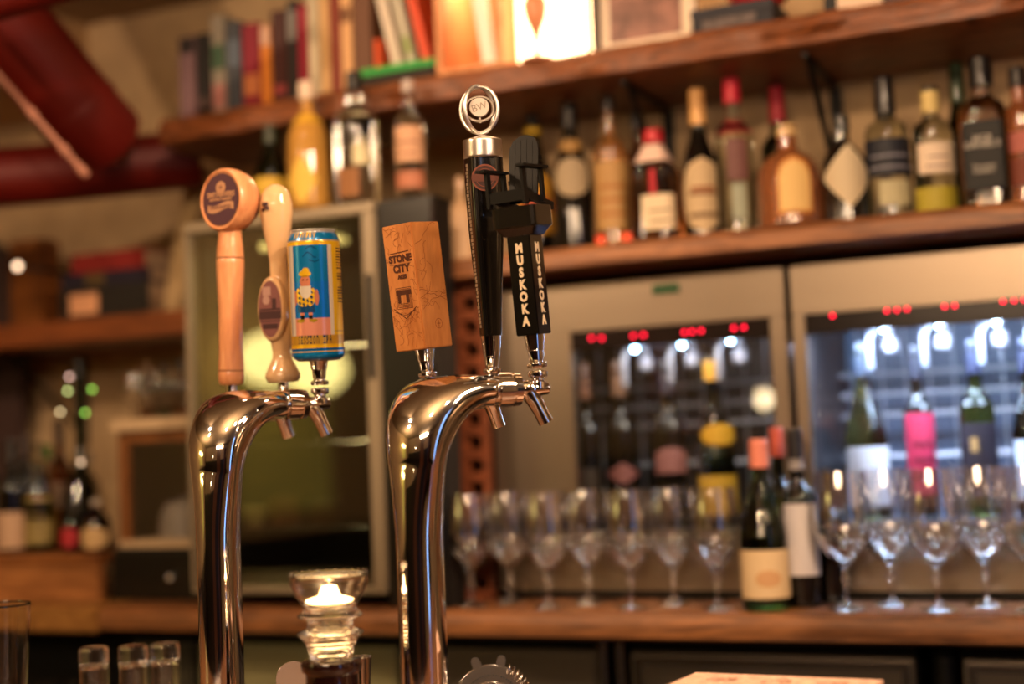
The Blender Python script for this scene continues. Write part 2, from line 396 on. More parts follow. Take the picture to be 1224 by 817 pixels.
# white paper leaning in the crate
bm = BM(); box(bm, 0, .028, 0, .012, 0, .30)
o = obj('folded_menu', bev(bm, .002), mat('white_card', '#f4e8dc', .7)); p = Vector((xat(577, 2.47, ZT+.03), 2.47, ZT+.0115)); o.location = p; o.rotation_euler = (0, -.13, 0)
tag(o, 'slim white folded card leaning inside the wooden crate', 'menu')
# lantern with paper shade
x0, x1 = xat(612, 2.47, ZT), xat(702, 2.47, ZT); wd = x1-x0
t = thing('paper_lantern', 'glowing square white paper lantern, the brightest thing on the top shelf', 'lantern', (x0, 2.47, ZT))
bm = BM(); box(bm, 0, wd, .02, .02+.17, .0, .30)
obj('lit_shade', bev(bm, .004), mat('lit_paper', '#ffe8cc', .8, emit='#ffd09a', es=7.0), t, False, 'glowing white paper shade')
bm = BM()
for a in (0, wd-.006):
    for b in (.014, .19): box(bm, a, a+.006, b, b+.006, 0, .31)
# thin frame
obj('frame_rod', bm, mat('pale_rod', '#caa27a', .5), t, False)
p = onY(645, 50, 2.40)
bm = BM(); prof = [(.0, -.085), (.030, -.085), (.032, -.081), (.006, -.074), (.005, -.045), (.010, -.025), (.020, -.002), (.024, .022), (.022, .034), (.014, .045), (.009, .052), (.013, .060), (.014, .068), (.008, .080), (0, .084)]
bm2 = lathe(bm, [(r, z+.085) for r, z in prof], 24)
o = obj('amber_goblet', bm2, mat('frosted_amber', '#c98a66', .35, trans=.3), None); o.location = (xat(642, 2.456, ZT+.02), 2.456, ZT+.0005)
tag(o, 'small urn-shaped amber figure silhouetted before the glowing paper lantern', 'ornament')
point('lantern_glow', (x0-.03, 2.50, ZT+.2), 3.0, (1, .72, .45), .05)

# picture frame, boxes, bowl
def pic(px0, px1, topz, y, label, cframe, cmat_, cpic, bw, mw, name='picture_frame'):
    x0, x1 = xat(px0, y, ZT), xat(px1, y, ZT); wd = x1-x0
    t = thing(name, label, 'picture', (x0, y, ZT)); fm = mat('frame_'+cframe, cframe, .5)
    t.rotation_euler = (-.04, 0, 0)
    bm = BM(); box(bm, 0, wd, 0, .018, 0, bw); box(bm, 0, wd, 0, .018, topz-bw, topz); box(bm, 0, bw, 0, .018, bw, topz-bw); box(bm, wd-bw, wd, 0, .018, bw, topz-bw)
    obj('frame', bm, fm, t, False)
    obj('mat_board', BMbox(bw, wd-bw, .008, .012, bw, topz-bw), mat('matboard_'+cmat_, cmat_, .8), t, False)
    return t, wd
t, wd = pic(708, 832, .24, 2.50, 'white picture frame with a faded reddish photo, right of the paper lantern', '#e6d2bc', '#f0dcc4', None, .012, .03)
obj('photo', BMbox(.035, wd-.028, .005, .0075, .028, .19), mat('faded_photo', '#8d6458', .5, var=.5, bscale=22), t, False, 'faded reddish-brown photo')
x0 = xat(703, 2.47, ZT); t = obj('black_menu_board', BMbox(0, .008, 0, .12, 0, .24), MATTE, None, False); t.location = (x0+.002, 2.49, ZT); tag(t, 'thin black board standing edge-on beside the paper lantern', 'board')
x0, x1 = xat(827, 2.45, ZT), xat(924, 2.45, ZT)
t = thing('card_box', 'dark navy box with a pale printed panel under the red bowl', 'box', (x0, 2.45, ZT)); wd = x1-x0
obj('box_base', bev(BMbox(0, wd, 0, .16, 0, .028)), mat('navy_card', '#1b1a24', .6), t, False); obj('lid', bev(BMbox(-.001, wd+.001, -.001, .161, .028, .047)), mat('navy_lid', '#24242e', .6), t, False)
obj('printed_panel', BMbox(.02, wd-.03, -.0022, -.0005, .006, .025), mat('grey_print', '#5c504e', .6, var=.4, bscale=60), t, False)
bm = BM(); lathe(bm, [(0, 0), (.030, 0), (.04, .004), (.060, .024), (.070, .06), (.067, .06), (.056, .028), (.036, .009), (0, .007)], 40)
o = obj('red_bowl', bm, mat('red_glaze', '#c4161c', .25, coat=.5)); o.location = (xat(908, 2.51, ZT+.06), 2.51, ZT+.0475); tag(o, 'shiny red bowl resting on the navy box on the top shelf', 'bowl')
x0 = xat(985, 2.46, ZT); x1 = xat(999, 2.46, ZT)
o = obj('black_bottle_box', bev(BMbox(0, x1-x0, 0, .05, 0, .20)), MATTE, None, False); o.location = (x0, 2.46, ZT); tag(o, 'narrow upright black box left of the white box on the top shelf', 'box')
x0, x1 = xat(1001, 2.46, ZT), xat(1055, 2.46, ZT)
t = thing('white_carton', 'plain white carton on the right part of the top shelf', 'box', (x0, 2.46, ZT)); wd = x1-x0
obj('box_base', bev(BMbox(0, wd, 0, .12, 0, .09)), mat('white_box_card', '#dcc0a8', .7), t, False); obj('lid', bev(BMbox(-.001, wd+.001, -.001, .121, .09, .11)), mat('white_box_card'), t, False)
x0 = xat(1057, 2.455, ZT); x1 = xat(1160, 2.455, ZT)
o = obj('dark_tray', bev(BMbox(0, x1-x0, 0, .16, 0, .045)), mat('dark_slate', '#30262a', .6), None, False); o.location = (x0, 2.455, ZT); tag(o, 'long low dark tray at the right end of the top shelf', 'tray')

# ------------------------------------------------------------------ shelf brackets
def bracket(x, yw, z, arm, drop, label):
    t = thing('shelf_bracket', label, 'bracket', (x, yw, z), 0, 'black iron shelf brackets')
    obj('arm', bev(BMbox(-.006, .006, -arm, 0, -.010, -.001)), IRON, t, False)
    obj('upright', bev(BMbox(-.012, .012, -.010, 0, -drop, -.010)), IRON, t, False)
    bm = BM(); tube(bm, [(0, -arm*.86, -.008), (0, -.006, -drop*.86)], .0065, 8); obj('diagonal_brace', bm, IRON, t)
    return t
bracket(xat(1000, 2.70, 1.8), 2.714, 1.885, .27, .26, 'black iron shelf bracket above the bottle with the diamond label')
bracket(xat(799, 2.70, 1.8), 2.714, 1.885, .27, .26, 'black iron shelf bracket above the red-capped bottle with the white label')
# ------------------------------------------------------------------ bottles
def gl(name, col, rough=0.06): return mat('glass_'+name, col, rough, trans=1, ior=1.45)
G_GREEN = gl('dark_green', (.035, .06, .018)); G_BLACK = mat('glass_near_black', '#0a0806', .06, coat=.5)
def gh(name, col, t=.6): return mat('glass_'+name, col, .12, trans=t, ior=1.45, coat=.4)
G_AMBER = gh('amber', (.62, .30, .10), .85); G_BROWN = gl('brown', (.22, .07, .02)); G_CLEAR = gl('clear', (.93, .95, .90))
G_GOLD = gl('gold', (.85, .62, .16)); G_OLIVE = gl('olive', (.28, .32, .06)); G_RYE = gh('rye', (.50, .17, .06)); G_PALE = gl('pale', (.86, .90, .74))
PROF = {
 'bordeaux': [(.0, .0), (.85, 0), (1, .012), (1, .60), (.97, .645), (.80, .69), (.50, .725), (.39, .76), (.37, .97), (.42, .972), (.42, .995), (.3, 1), (0, 1)],
 'burgundy': [(0, 0), (.88, 0), (1, .012), (1, .45), (.93, .52), (.75, .61), (.52, .70), (.40, .77), (.36, .85), (.35, .97), (.40, .972), (.40, .995), (.3, 1), (0, 1)],
 'liquor': [(0, 0), (.9, 0), (1, .015), (1, .60), (.98, .66), (.85, .71), (.55, .745), (.36, .78), (.34, .97), (.38, .972), (.38, .995), (.3, 1), (0, 1)],
 'slope': [(0, 0), (.85, 0), (.95, .015), (1, .30), (1, .48), (.90, .58), (.62, .70), (.40, .80), (.35, .90), (.35, .97), (.40, .98), (.3, 1), (0, 1)],
 'squat': [(0, 0), (.85, 0), (1, .04), (1, .45), (.93, .60), (.70, .70), (.40, .76), (.30, .80), (.29, .97), (.34, .975), (.34, .995), (.25, 1), (0, 1)],
 'decanter': [(0, 0), (.7, 0), (.95, .03), (1, .12), (.95, .22), (.6, .36), (.32, .45), (.24, .55), (.22, .96), (.28, .97), (.28, .995), (.2, 1), (0, 1)],
}
def prad(kind, f, R):
    P = PROF[kind]
    for (r0, z0), (r1, z1) in zip(P[1:], P[2:]):
        if z0 <= f <= z1 and z1 > z0: return R*(r0+(r1-r0)*(f-z0)/(z1-z0))
    return R*P[1][0]
FACE = radians(-68)
def band_mesh(R, z0, z1, a0, a1, n=20, sq=2.0, off=.0006, th=.0004, Rt=None, shape='rect', nz=1):
    """thin curved label on a bottle wall"""
    bm = BM(); Rt = R if Rt is None else Rt
    nz = 12 if shape != 'rect' else nz
    def P(a, f, o):
        k = 1 if sq == 2 else (abs(cos(a))**sq+abs(sin(a))**sq)**(-1/sq)
        r = R+(Rt-R)*f+o/k*1.0
        return Vector((r*k*cos(a), r*k*sin(a), z0+(z1-z0)*f))
    L = {}
    for s_, o in ((0, off), (1, off+th)):
        for j in range(nz+1):
            f = j/nz; wv = 1
            if shape == 'oval': wv = sqrt(max(.0, 1-(2*f-1)**2))*.99+.01
            if shape == 'diamond': wv = 1-abs(2*f-1)*.97
            if shape == 'arch': wv = 1 if f < .6 else sqrt(max(0.001, 1-((f-.6)/.4)**2))
            for i in range(n+1):
                a = (a0+a1)/2+(i/n-.5)*(a1-a0)*wv; L[s_, j, i] = bm.verts.new(P(a, f, o))
    for j in range(nz):
        for i in range(n):
            bm.faces.new((L[1, j, i], L[1, j, i+1], L[1, j+1, i+1], L[1, j+1, i])); bm.faces.new((L[0, j, i], L[0, j+1, i], L[0, j+1, i+1], L[0, j, i+1]))
    for i in range(n):
        bm.faces.new((L[0, 0, i], L[0, 0, i+1], L[1, 0, i+1], L[1, 0, i])); bm.faces.new((L[0, nz, i+1], L[0, nz, i], L[1, nz, i], L[1, nz, i+1]))
    for j in range(nz):
        bm.faces.new((L[0, j+1, 0], L[0, j, 0], L[1, j, 0], L[1, j+1, 0])); bm.faces.new((L[0, j, n], L[0, j+1, n], L[1, j+1, n], L[1, j, n]))
    return bm
def bottle(px, y, z, toppy, wpx, kind, glass, label, group, labels=(), cap=None, sq=2.0, name='liquor_bottle', face=FACE, cat='bottle', lines=0, linecol='#3a2a20', h=None, capkind='cap', flat=1.0):
    """px: centre, toppy: the cap's top, wpx: body width, in the photograph's pixels"""
    x = xat(px, y, z+.1); q = proj((x, y, z)); R = wpx*q[2]/F/2
    H = h or (onY(px, toppy, y).z-z)
    if name != 'wine_bottle' and 1.58 < z < 1.6: H = min(H, 1.879-z)
    t = thing(name, label, cat, (x, y, z), 0, group)
    ch = 0
    if cap: ch = cap[1]*H
    HB = H-(ch*.25 if cap else 0)
    if sq != 2: R *= 1.0
    kk = 1
    bm = BM(); lathe(bm, [(r*R, .0005+f*HB) for r, f in PROF[kind]], 28, sq=sq)
    obj('glass_body', bm, glass, t)
    if cap:
        rr = prad(kind, .9, R)*cap[2]; bm = BM(); z1 = H; z0 = H-ch
        lathe(bm, [(rr*1.02, z0), (rr*1.05, z0+.002), (rr, z1-.003), (rr*.9, z1), (0, z1)], 20)
        obj(capkind, bm, mat('cap_'+cap[0], cap[0], .4, coat=.3), t)
    fi = 0
    for lb in labels:
        f0, f1, arc, cc = lb[:4]; shp = lb[4] if len(lb) > 4 else 'rect'; df = lb[5] if len(lb) > 5 else 0
        ra, rb = prad(kind, min(.99, f0*H/HB), R), prad(kind, min(.99, f1*H/HB), R)
        if shp != 'rect': ra = rb = max(ra, rb)
        a = radians(arc)/2; off = .0008+.0007*fi; fi += 1
        m_ = mat('label_'+cc, cc, .6)
        o = obj('label' if fi == 1 else 'label_detail', band_mesh(ra, f0*H, f1*H, face+df-a, face+df+a, sq=sq, off=off, Rt=rb, shape=shp), m_, t)
        if lines and fi == 1:
            bm = BM(); bands = []
            for k in range(lines):
                g0 = f0+(f1-f0)*(.2+.6*k/max(1, lines-.0)); wv = random.uniform(.45, .8)
                b2 = band_mesh(ra, g0*H, (g0+(f1-f0)*.06)*H, face+df-a*wv, face+df+a*wv, n=8, sq=sq, off=off+.0006)
                me = bpy.data.meshes.new('tmp'); b2.to_mesh(me); b2.free(); bm.from_mesh(me); bpy.data.meshes.remove(me)
            obj('printed_lines', bm, mat('ink_'+linecol, linecol, .6), t)
    return t
GS = 'liquor bottles on the shelf above the wine dispensers'; Z2 = 1.5835; YB2 = 2.545
bottle(551, 2.55, Z2, 212, 34, 'squat', mat('cream_ceramic', '#cfa982', .45), 'cream stoneware bottle at the left end of the bottle shelf', GS, [], ('#c9a27c', .14, 1.1), name='stoneware_bottle')
bottle(641, 2.60, Z2, 132, 46, 'slope', G_BLACK, 'black bottle with yellow neck band and yellow-red label, behind the chair-topped tap handle', GS, [(.18, .60, 130, '#c08a24', 'arch'), (.30, .44, 80, '#a8401f', 'oval'), (.87, .915, 350, '#caa420')], ('#151010', .07, 1.15), capkind='cap')
bottle(685, YB2, Z2, 124, 50, 'slope', G_BLACK, 'black bottle with an oval cream and orange landscape label and a gold neck medallion', GS, [(.36, .62, 104, '#98866a', 'oval'), (.49, .605, 90, '#94502c', 'arch'), (.66, .75, 90, '#8c6830', 'oval')], ('#14100e', .16, 1.15))
bottle(732, YB2-.01, Z2, 112, 42, 'liquor', G_AMBER, 'tall bottle with a long tan label and orange-red foot, left of the red ribbon bottle', GS, [(.12, .56, 140, '#a8824e')], ('#1a1210', .10, 1.1), lines=3, linecol='#9a6430')
bottle(764, 2.62, Z2, 132, 34, 'liquor', G_BROWN, 'slim brown bottle standing behind the red ribbon bottle', GS, [(.62, .72, 150, '#a86a50')], ('#15100e', .12, 1.1))
b = bottle(784, YB2-.035, Z2, 155, 54, 'liquor', G_BROWN, 'squarish brown bottle with a red wax neck, red ribbon and white label', GS, [(.10, .40, 82, '#d8c4a4'), (.40, .62, 14, '#b01828', 'rect', -.2), (.70, .86, 200, '#d8b8a8')], ('#b81626', .12, 1.25), sq=5, lines=2, linecol='#5c4426')
bottle(838, YB2-.01, Z2, 106, 46, 'burgundy', G_BLACK, 'dark bottle with a tall tan capsule and cream shield label', GS, [(.04, .53, 140, '#bfa680', 'oval'), (.30, .34, 70, '#94603c')], ('#cf9c5a', .24, 1.18), lines=2, linecol='#6a5030')
bottle(880, YB2-.01, Z2, 78, 46, 'liquor', G_PALE, 'clear vodka bottle with a bright red cap and red label band', GS, [(.64, .72, 130, '#b83a3c'), (.34, .60, 60, '#6c4440'), (.10, .32, 40, '#9aa08c')], ('#d0203c', .16, 1.25))
bottle(934, 2.64, Z2, 98, 44, 'bordeaux', G_GREEN, 'dark green wine bottle with a red capsule, behind the squat amber whisky bottle', GS, [], ('#b81a34', .24, 1.12))
bottle(943, YB2-.03, Z2, 150, 76, 'squat', G_RYE, 'squat amber whisky bottle with a rounded yellow label and small cream stopper', GS, [(.12, .66, 62, '#c8843a', 'arch'), (.15, .62, 54, '#e0bc78', 'arch'), (.50, .57, 12, '#b01828', 'oval')], ('#d8b880', .10, 1.1), lines=0)
bottle(1009, YB2-.02, Z2, 138, 54, 'squat', mat('glass_black_rum', '#120b08', .08, coat=.6), 'black bottle with a pale diamond-shaped label', GS, [(.14, .70, 150, '#c9b898', 'diamond')], ('#181210', .14, 1.15), lines=0)
bottle(1062, YB2, Z2, 92, 52, 'liquor', G_PALE, 'clear gin bottle with a wide dark blue label band and black stopper', GS, [(.30, .56, 200, '#171a26'), (.10, .27, 80, '#b4ac88')], ('#141012', .26, 1.3), lines=2, linecol='#7c7c88')
bottle(1116, YB2, Z2, 103, 48, 'liquor', G_PALE, 'clear bottle of pale yellow liquor with a white label and yellow and black capped neck', GS, [(.32, .55, 120, '#e0ccb4'), (.04, .22, 160, '#a89a30'), (.80, .96, 300, '#d8c07c')], ('#16120e', .05, 1.25), lines=2, linecol='#8a6a60')
bottle(1150, 2.65, Z2, 74, 44, 'burgundy', G_GREEN, 'green wine bottle standing behind between the yellow liquor and the black-label whiskey', GS, [], ('#1c3a14', .25, 1.1))
b = bottle(1178, YB2-.03, Z2, 68, 56, 'liquor', gl('whiskey', (.45, .20, .07)), 'square whiskey bottle with a black label of white lettering and a black cap', GS, [(.12, .56, 80, '#0a0807')], ('#100d0c', .19, 1.35), sq=6, lines=0, face=radians(-90))
LW = mat('ink_white', '#cfc8bc', .6)
Rj = max(v.co.x for v in [c_ for c_ in b.children if c_.name.startswith('glass_body')][0].data.vertices)
def side_text(par, s, size, R, zc, m, face=FACE, rot=-pi/2, **k):
    n = Vector((cos(rot), sin(rot), 0)); M = frame(Vector((-n.y, n.x, 0)), n, n*(R)+Vector((0, 0, zc)))
    return text(s, size, m, par, M, **k)
side_text(b, "JACK\nDANIEL'S", .014, Rj+.0024, .112, LW, sp=.8); side_text(b, "Tennessee\nWHISKEY", .0085, Rj+.0024, .066, LW, sp=1.1)
bottle(1222, YB2, Z2, 80, 50, 'liquor', G_RYE, 'amber bottle with a pink-red label cut off by the right edge of the photo', GS, [(.38, .52, 140, '#b8685c'), (.15, .34, 120, '#7a3a26')], ('#16100e', .14, 1.2))
# small cups added for the orange-red glow at the bottles' feet
for k, (px, y_) in enumerate([(724, 2.475), (755, 2.475)]):
    bm = BM(); lathe(bm, [(0, 0), (.007, 0), (.008, .002), (.0095, .016), (.0085, .016), (.010, .004), (0, .003)], 20)
    o = obj('tealight_cup', bm, mat('orange_red_glass', '#ff5a1e', .2, trans=.5, emit='#ff3c10', es=.2)); o.location = (xat(px, y_, Z2), y_-.025, Z2+.0005)
    tag(o, ['tiny glowing orange-red cup at the left foot of the tan-label bottle', 'tiny glowing orange-red cup at the left foot of the square brown bottle'][k], 'candle cup', 'tiny red cups on the bottle shelf')

# ------------------------------------------------------------------ glass-door cooler left
YC = 2.33
cx0, cx1 = xat(229, YC, .94), xat(463, YC, .94); W = cx1-cx0
t = thing('glass_door_cooler', 'dark glass-door cooler with a silver frame on the counter behind the left beer tower', 'cooler', (cx0, YC, .9565)); HC = .738
bm = BM()
for a_ in (.03, W-.03):
    for b_ in (.08, .42): cyl(bm, (a_, b_, -.0255), (a_, b_, .001), .015)
obj('foot', bm, MATTE, t)
obj('cabinet', (lambda bm: (box(bm, 0, W, .04, .48, .0, .018), box(bm, 0, W, .04, .48, HC-.02, HC), box(bm, 0, .018, .04, .48, .018, HC-.02), box(bm, W-.018, W, .04, .48, .018, HC-.02), box(bm, .018, W-.018, .465, .48, .018, HC-.02), bm)[-1])(BM()), MATTE, t, False, 'black cabinet body')
fwid = .021
bm = BM(); box(bm, 0, W, 0, .038, 0, fwid*.6); box(bm, 0, W, 0, .038, HC-fwid, HC); box(bm, 0, fwid*.45, 0, .038, fwid*.6, HC-fwid); box(bm, W-fwid*1.35, W, 0, .038, fwid*.6, HC-fwid)
obj('door_frame', bev(bm, .003), ALU, t, False, 'brushed silver door frame')
obj('glass_pane', BMbox(fwid*.4, W-fwid*1.3, .014, .018, fwid*.5, HC-fwid*.9), SMOKED, t, False)
bm = BM(); box(bm, W-fwid*1.05, W-fwid*.35, -.004, .004, .40, .60); obj('door_handle', bev(bm, .003), MATTE, t, False, 'black recessed handle')
for zz in (.12, .285, .47):
    bm = BM()
    for k in range(12): cyl(bm, (.02+(W-.04)*k/11, .06, zz), (.02+(W-.04)*k/11, .45, zz), .0018, n=6)
    cyl(bm, (.02, .062, zz), (W-.02, .062, zz), .003, n=6); cyl(bm, (.02, .45, zz), (W-.02, .45, zz), .003, n=6)
    obj('wire_shelf', bm, STEEL, t)
obj('inner_liner', BMbox(.019, W-.019, .45, .464, .02, HC-.022), mat('black_liner', '#15110c', .5), t, False)
bm = BM(); box(bm, .05, W-.2, .2, .24, HC-.035, HC-.022); obj('interior_lamp', bm, mat('cooler_lamp', '#fff2c0', .5, emit='#ffe890', es=2), t, False)  # glowing bar added inside the cooler as fill
area('cooler_light', (cx0+W*.45, YC+.10, .93+.74), (cx0+W*.45, YC+.3, 1.2), .25, 3.0, (1, .86, .5), .04)  # fill light added to brighten the jars on the racks
def lump(name, px, y, z, R, H, m, label, cat, prof=None, group=None, lid=None):
    o = thing(name, label, cat, (xat(px, y, z), y, z), 0, group)
    bm = BM(); lathe(bm, prof and [(r*R, h_*H) for r, h_ in prof] or [(0, 0), (R*.9, 0), (R, H*.06), (R, H*.9), (R*.93, H), (0, H)], 28); obj('body', bm, m, o)
    if lid: bm = BM(); lathe(bm, [(R*1.03, H), (R*1.03, H*1.1), (0, H*1.12)], 28); obj('lid', bm, lid, o)
    return o
ZS1, ZS2, ZS3 = .9565+.122, .9565+.287, .9565+.472
PY = mat('pale_yellow_tub', '#efe0a0', .5)
lump('jar', 340, YC+.14, ZS1, .034, .06, mat('brown_jar', '#6a4426', .3), 'brown jar with a peach label on the lower rack inside the cooler', 'jar', None, None, mat('dark_lid', '#3a2c18', .5))
lump('bowl', 305, YC+.12, ZS1, .03, .04, mat('pale_bowl', '#d8d0a0', .4), 'small pale bowl on the lower rack inside the cooler', 'bowl', [(0, 0), (.5, 0), (1, 1), (.9, 1), (.45, .15), (0, .12)])
lump('jar', 388, YC+.15, ZS1, .032, .045, mat('dark_jar', '#4a3820', .3), 'dark squat jar right of the brown jar inside the cooler', 'jar', None, None, mat('grey_lid', '#6a6a58', .5))

GL = 'bottles on top of the cooler'; ZF = .9565+HC+.0005
bottle(324, 2.40, ZF, 150, 44, 'burgundy', G_GREEN, 'dark green bottle with a yellow label, leftmost on top of the cooler', GL, [(.05, .42, 150, '#c9a436')], ('#2a3420', .2, 1.1), lines=2, linecol='#8a6a20')
bottle(369, 2.362, ZF, 98, 52, 'squat', gh('honey', (.78, .40, .08), .45), 'honey-coloured squat bottle with a pale round stopper on top of the cooler', GL, [(.03, .40, 90, '#d8b048', 'diamond', -.2), (.66, .74, 300, '#c89a2c')], ('#d8c0a8', .14, 1.3), h=None)
bottle(426, 2.368, ZF, 86, 46, 'liquor', G_CLEAR, 'tall clear bottle with a long cream label strip on top of the cooler', GL, [(.28, .66, 62, '#cfc49c', 'rect', .5), (.05, .26, 60, '#8a5a30', 'rect', -.3)], ('#1a1614', .14, 1.2), sq=4)
# dark tall cabinet right of the cooler
tx0, tx1 = cx1+.006, xat(525, 2.33, 1.3)
t = thing('black_cabinet', 'tall narrow black cabinet between the cooler and the wine dispensers', 'cabinet', (tx0, 2.33, .9305)); wd = tx1-tx0; HK = .9565+HC-.9305
obj('cabinet_body', bev(BMbox(0, wd, .012, .082, 0, HK)), MATTE, t, False); obj('door', bev(BMbox(.002, wd-.002, 0, .011, .004, HK-.004)), BLACK, t, False)
bottle(490, 2.372, ZF, 96, 36, 'liquor', G_CLEAR, 'clear bottle with a peach label and silvery stopper on top of the black cabinet', GL, [(.30, .60, 130, '#c89a78'), (.08, .22, 120, '#a8684c')], ('#b8a8a0', .10, 1.2), lines=2, linecol='#8a5a44')

# wine rack of brick-coloured wood
rx0, rx1 = xat(527, 2.47, 1.3), xat(580, 2.47, 1.3)
t = thing('wine_rack', 'brown wooden wine rack with a column of square holes behind the right beer tower', 'wine rack', (rx0, 2.47, .9305)); wd = rx1-rx0
RW = wood('red_rack_wood', '#4a2412', '#8a4a2c', 5, (2, 6, 6)); n = 13; hz = .58
bm = BM(); box(bm, 0, wd*.50, 0, .02, 0, hz+.02); box(bm, wd*.50, wd*.56, .003, .025, 0, hz); box(bm, wd*.88, wd, .001, .025, 0, hz+.02)
obj('front_board', bm, RW, t, False)
for k in range(n+1): obj('cross_rail', BMbox(wd*.52, wd*.90, 0, .028, k*hz/n, k*hz/n+.020), RW, t, False)
obj('back_board', BMbox(0, wd, .20, .21, 0, hz+.02), MATTE, t, False)

# ------------------------------------------------------------------ wine dispensers
YD = 2.50
INL = mat('interior_panel', '#241c1a', .5); SHB = mat('rack_steel', (.50, .48, .50), .4, .7)
def dispenser(px0, px1, gx0, gx1, label, leds, bulbs, cool, pw, ipw):
    x0, x1 = xat(px0, YD, 1.3), xat(px1, YD, 1.3); W = x1-x0; zb, zt = .9305, 1.519; H = zt-zb
    t = thing('wine_dispenser', label, 'wine dispenser', (x0, YD, zb))
    g0, g1 = xat(gx0, YD, 1.25)-x0, xat(gx1, YD, 1.25)-x0; gz0, gz1 = .127, .500
    bm = BM(); box(bm, 0, W, 0, .03, .015, gz0); box(bm, 0, W, 0, .03, gz1, H); box(bm, 0, g0, 0, .03, gz0, gz1); box(bm, g1, W, 0, .03, gz0, gz1)
    obj('front_panel', bev(bm, .003), BRUSH, t, False, 'brushed steel front')
    obj('plinth', BMbox(.01, W-.01, .012, .3, 0, .015), MATTE, t, False)
    bm = BM(); box(bm, 0, W, .031, .44, .016, .10); box(bm, 0, W, .031, .44, H-.02, H); box(bm, 0, .012, .031, .44, .10, H-.02); box(bm, W-.012, W, .031, .44, .10, H-.02)
    obj('housing', bm, INL, t, False)
    obj('back_liner', BMbox(.012, W-.012, .42, .44, .10, H-.02), mat('liner_'+('blue' if cool else 'dark'), '#5a6478' if cool else '#1c1614', .4), t, False)
    obj('display_strip', BMbox(g0, g1, .006, .012, gz1-.035, gz1), mat('black_display', '#140a08', .2), t, False, 'black display strip')
    obj('glass_door', BMbox(g0, g1, .016, .019, gz0, gz1-.034), PANE, t, False)
    bm = BM()
    for zz in (.40, .36, .32, .24):
        cyl(bm, (.014, .33, zz), (W-.014, .33, zz), .0045, n=8)
    k = .05
    while k < W-.03: cyl(bm, (k, .335, .11), (k, .335, H-.03), .002, n=6); k += .045
    obj('bottle_rack', bm, SHB, t)
    for (lx, ly) in leds:
        p = onY(lx, ly, YD+.002)-Vector((x0, YD, zb)); bm = BM(); bmesh.ops.create_uvsphere(bm, u_segments=10, v_segments=6, radius=.0030, matrix=Matrix.Translation((p.x, .0025, p.z)))
        obj('red_indicator', bm, mat('red_led', '#ff1020', .4, emit='#ff1038', es=6), t, True, 'glowing red indicator')
    for (lx, ly) in bulbs:
        q = onY(lx, ly, YD+.08); p = q-Vector((x0, YD, zb)); bm = BM(); bmesh.ops.create_uvsphere(bm, u_segments=12, v_segments=8, radius=.0052, matrix=Matrix.Translation((p.x, .08, p.z)))
        obj('interior_bulb', bm, mat('cool_led', '#d8ecff', .4, emit='#a8d8ff', es=60 if cool else 40), t, True, 'cool white interior spotlight')
        point('dispenser_bulb', q+Vector((0, .02, -.012)), pw, (.55, .72, 1.0), .01)
        # dispensing spout tube
        bm = BM(); tube(bm, arcpts([(p.x-.03, .10, p.z-.07), (p.x-.03, .10, p.z+.0), (p.x+.012, .11, p.z+.012), (p.x+.04, .18, p.z+.012)], 5), .006, 10)
        obj('dispensing_tube', bm, mat('frosted_tube', '#787a86', .35, .2), t)
        bm = BM(); lathe(bm, [(.006, -.006), (.017, 0), (.017, .022), (.008, .03), (.008, .05)], 16, M=Matrix.Translation((p.x-.004, .16, p.z-.036))); obj('bottle_cap_holder', bm, mat('grey_nozzle', '#8c8a94', .3, .3), t)
    return t, x0, W, zb
L_LED = [(707, 404), (719, 404), (757, 401), (769, 400), (818, 397), (827, 396), (838, 395), (877, 392), (889, 391)]
td, dx0, dW, dz = dispenser(590, 943, 686, 926, 'left stainless wine dispenser with a dim interior and green badge, above the counter', L_LED, [(759, 417), (815, 412), (873, 407)], False, .10, 0)
p = onY(796, 345, YD); bm = BMbox(p.x-dx0-.026, p.x-dx0+.026, -.004, .0, p.z-dz-.009, p.z-dz+.009)
obj('badge', bev(bm, .001), mat('green_badge', '#1c4a22', .4), td, False, 'small green rectangular badge')
text('WINE', .011, mat('badge_ink', '#0c2410', .5), td, frame((1, 0, 0), (0, -1, 0), (p.x-dx0, -.0044, p.z-dz))) if False else None
R_LED = [(995, 377), (1060, 371), (1072, 370), (1084, 369), (1129, 366), (1141, 365), (1199, 360), (1212, 359), (1224, 358)]
tr, ex0, eW, ez = dispenser(951, 1290, 968, 1272, 'right stainless wine dispenser with a bright blue-lit interior', R_LED, [(1056, 393), (1122, 388), (1191, 385), (1250, 382)], True, .35, 0)
area('dispenser_strip_light', (ex0+eW*.45, YD+.055, ez+.455), (ex0+eW*.45, YD+.22, ez+.1), .5, 8.0, (.55, .70, 1.0), .05)
area('dispenser_dim_strip', (dx0+dW*.6, YD+.055, dz+.455), (dx0+dW*.6, YD+.22, dz+.1), .4, .9, (1, .85, .7), .05)  # fill light added to lift the dim left interior
obj('inner_ledge', bev(BMbox(.02, eW-.02, .035, .30, .128, .134)), mat('blue_steel', (.5, .55, .65), .25, .8), tr, False)
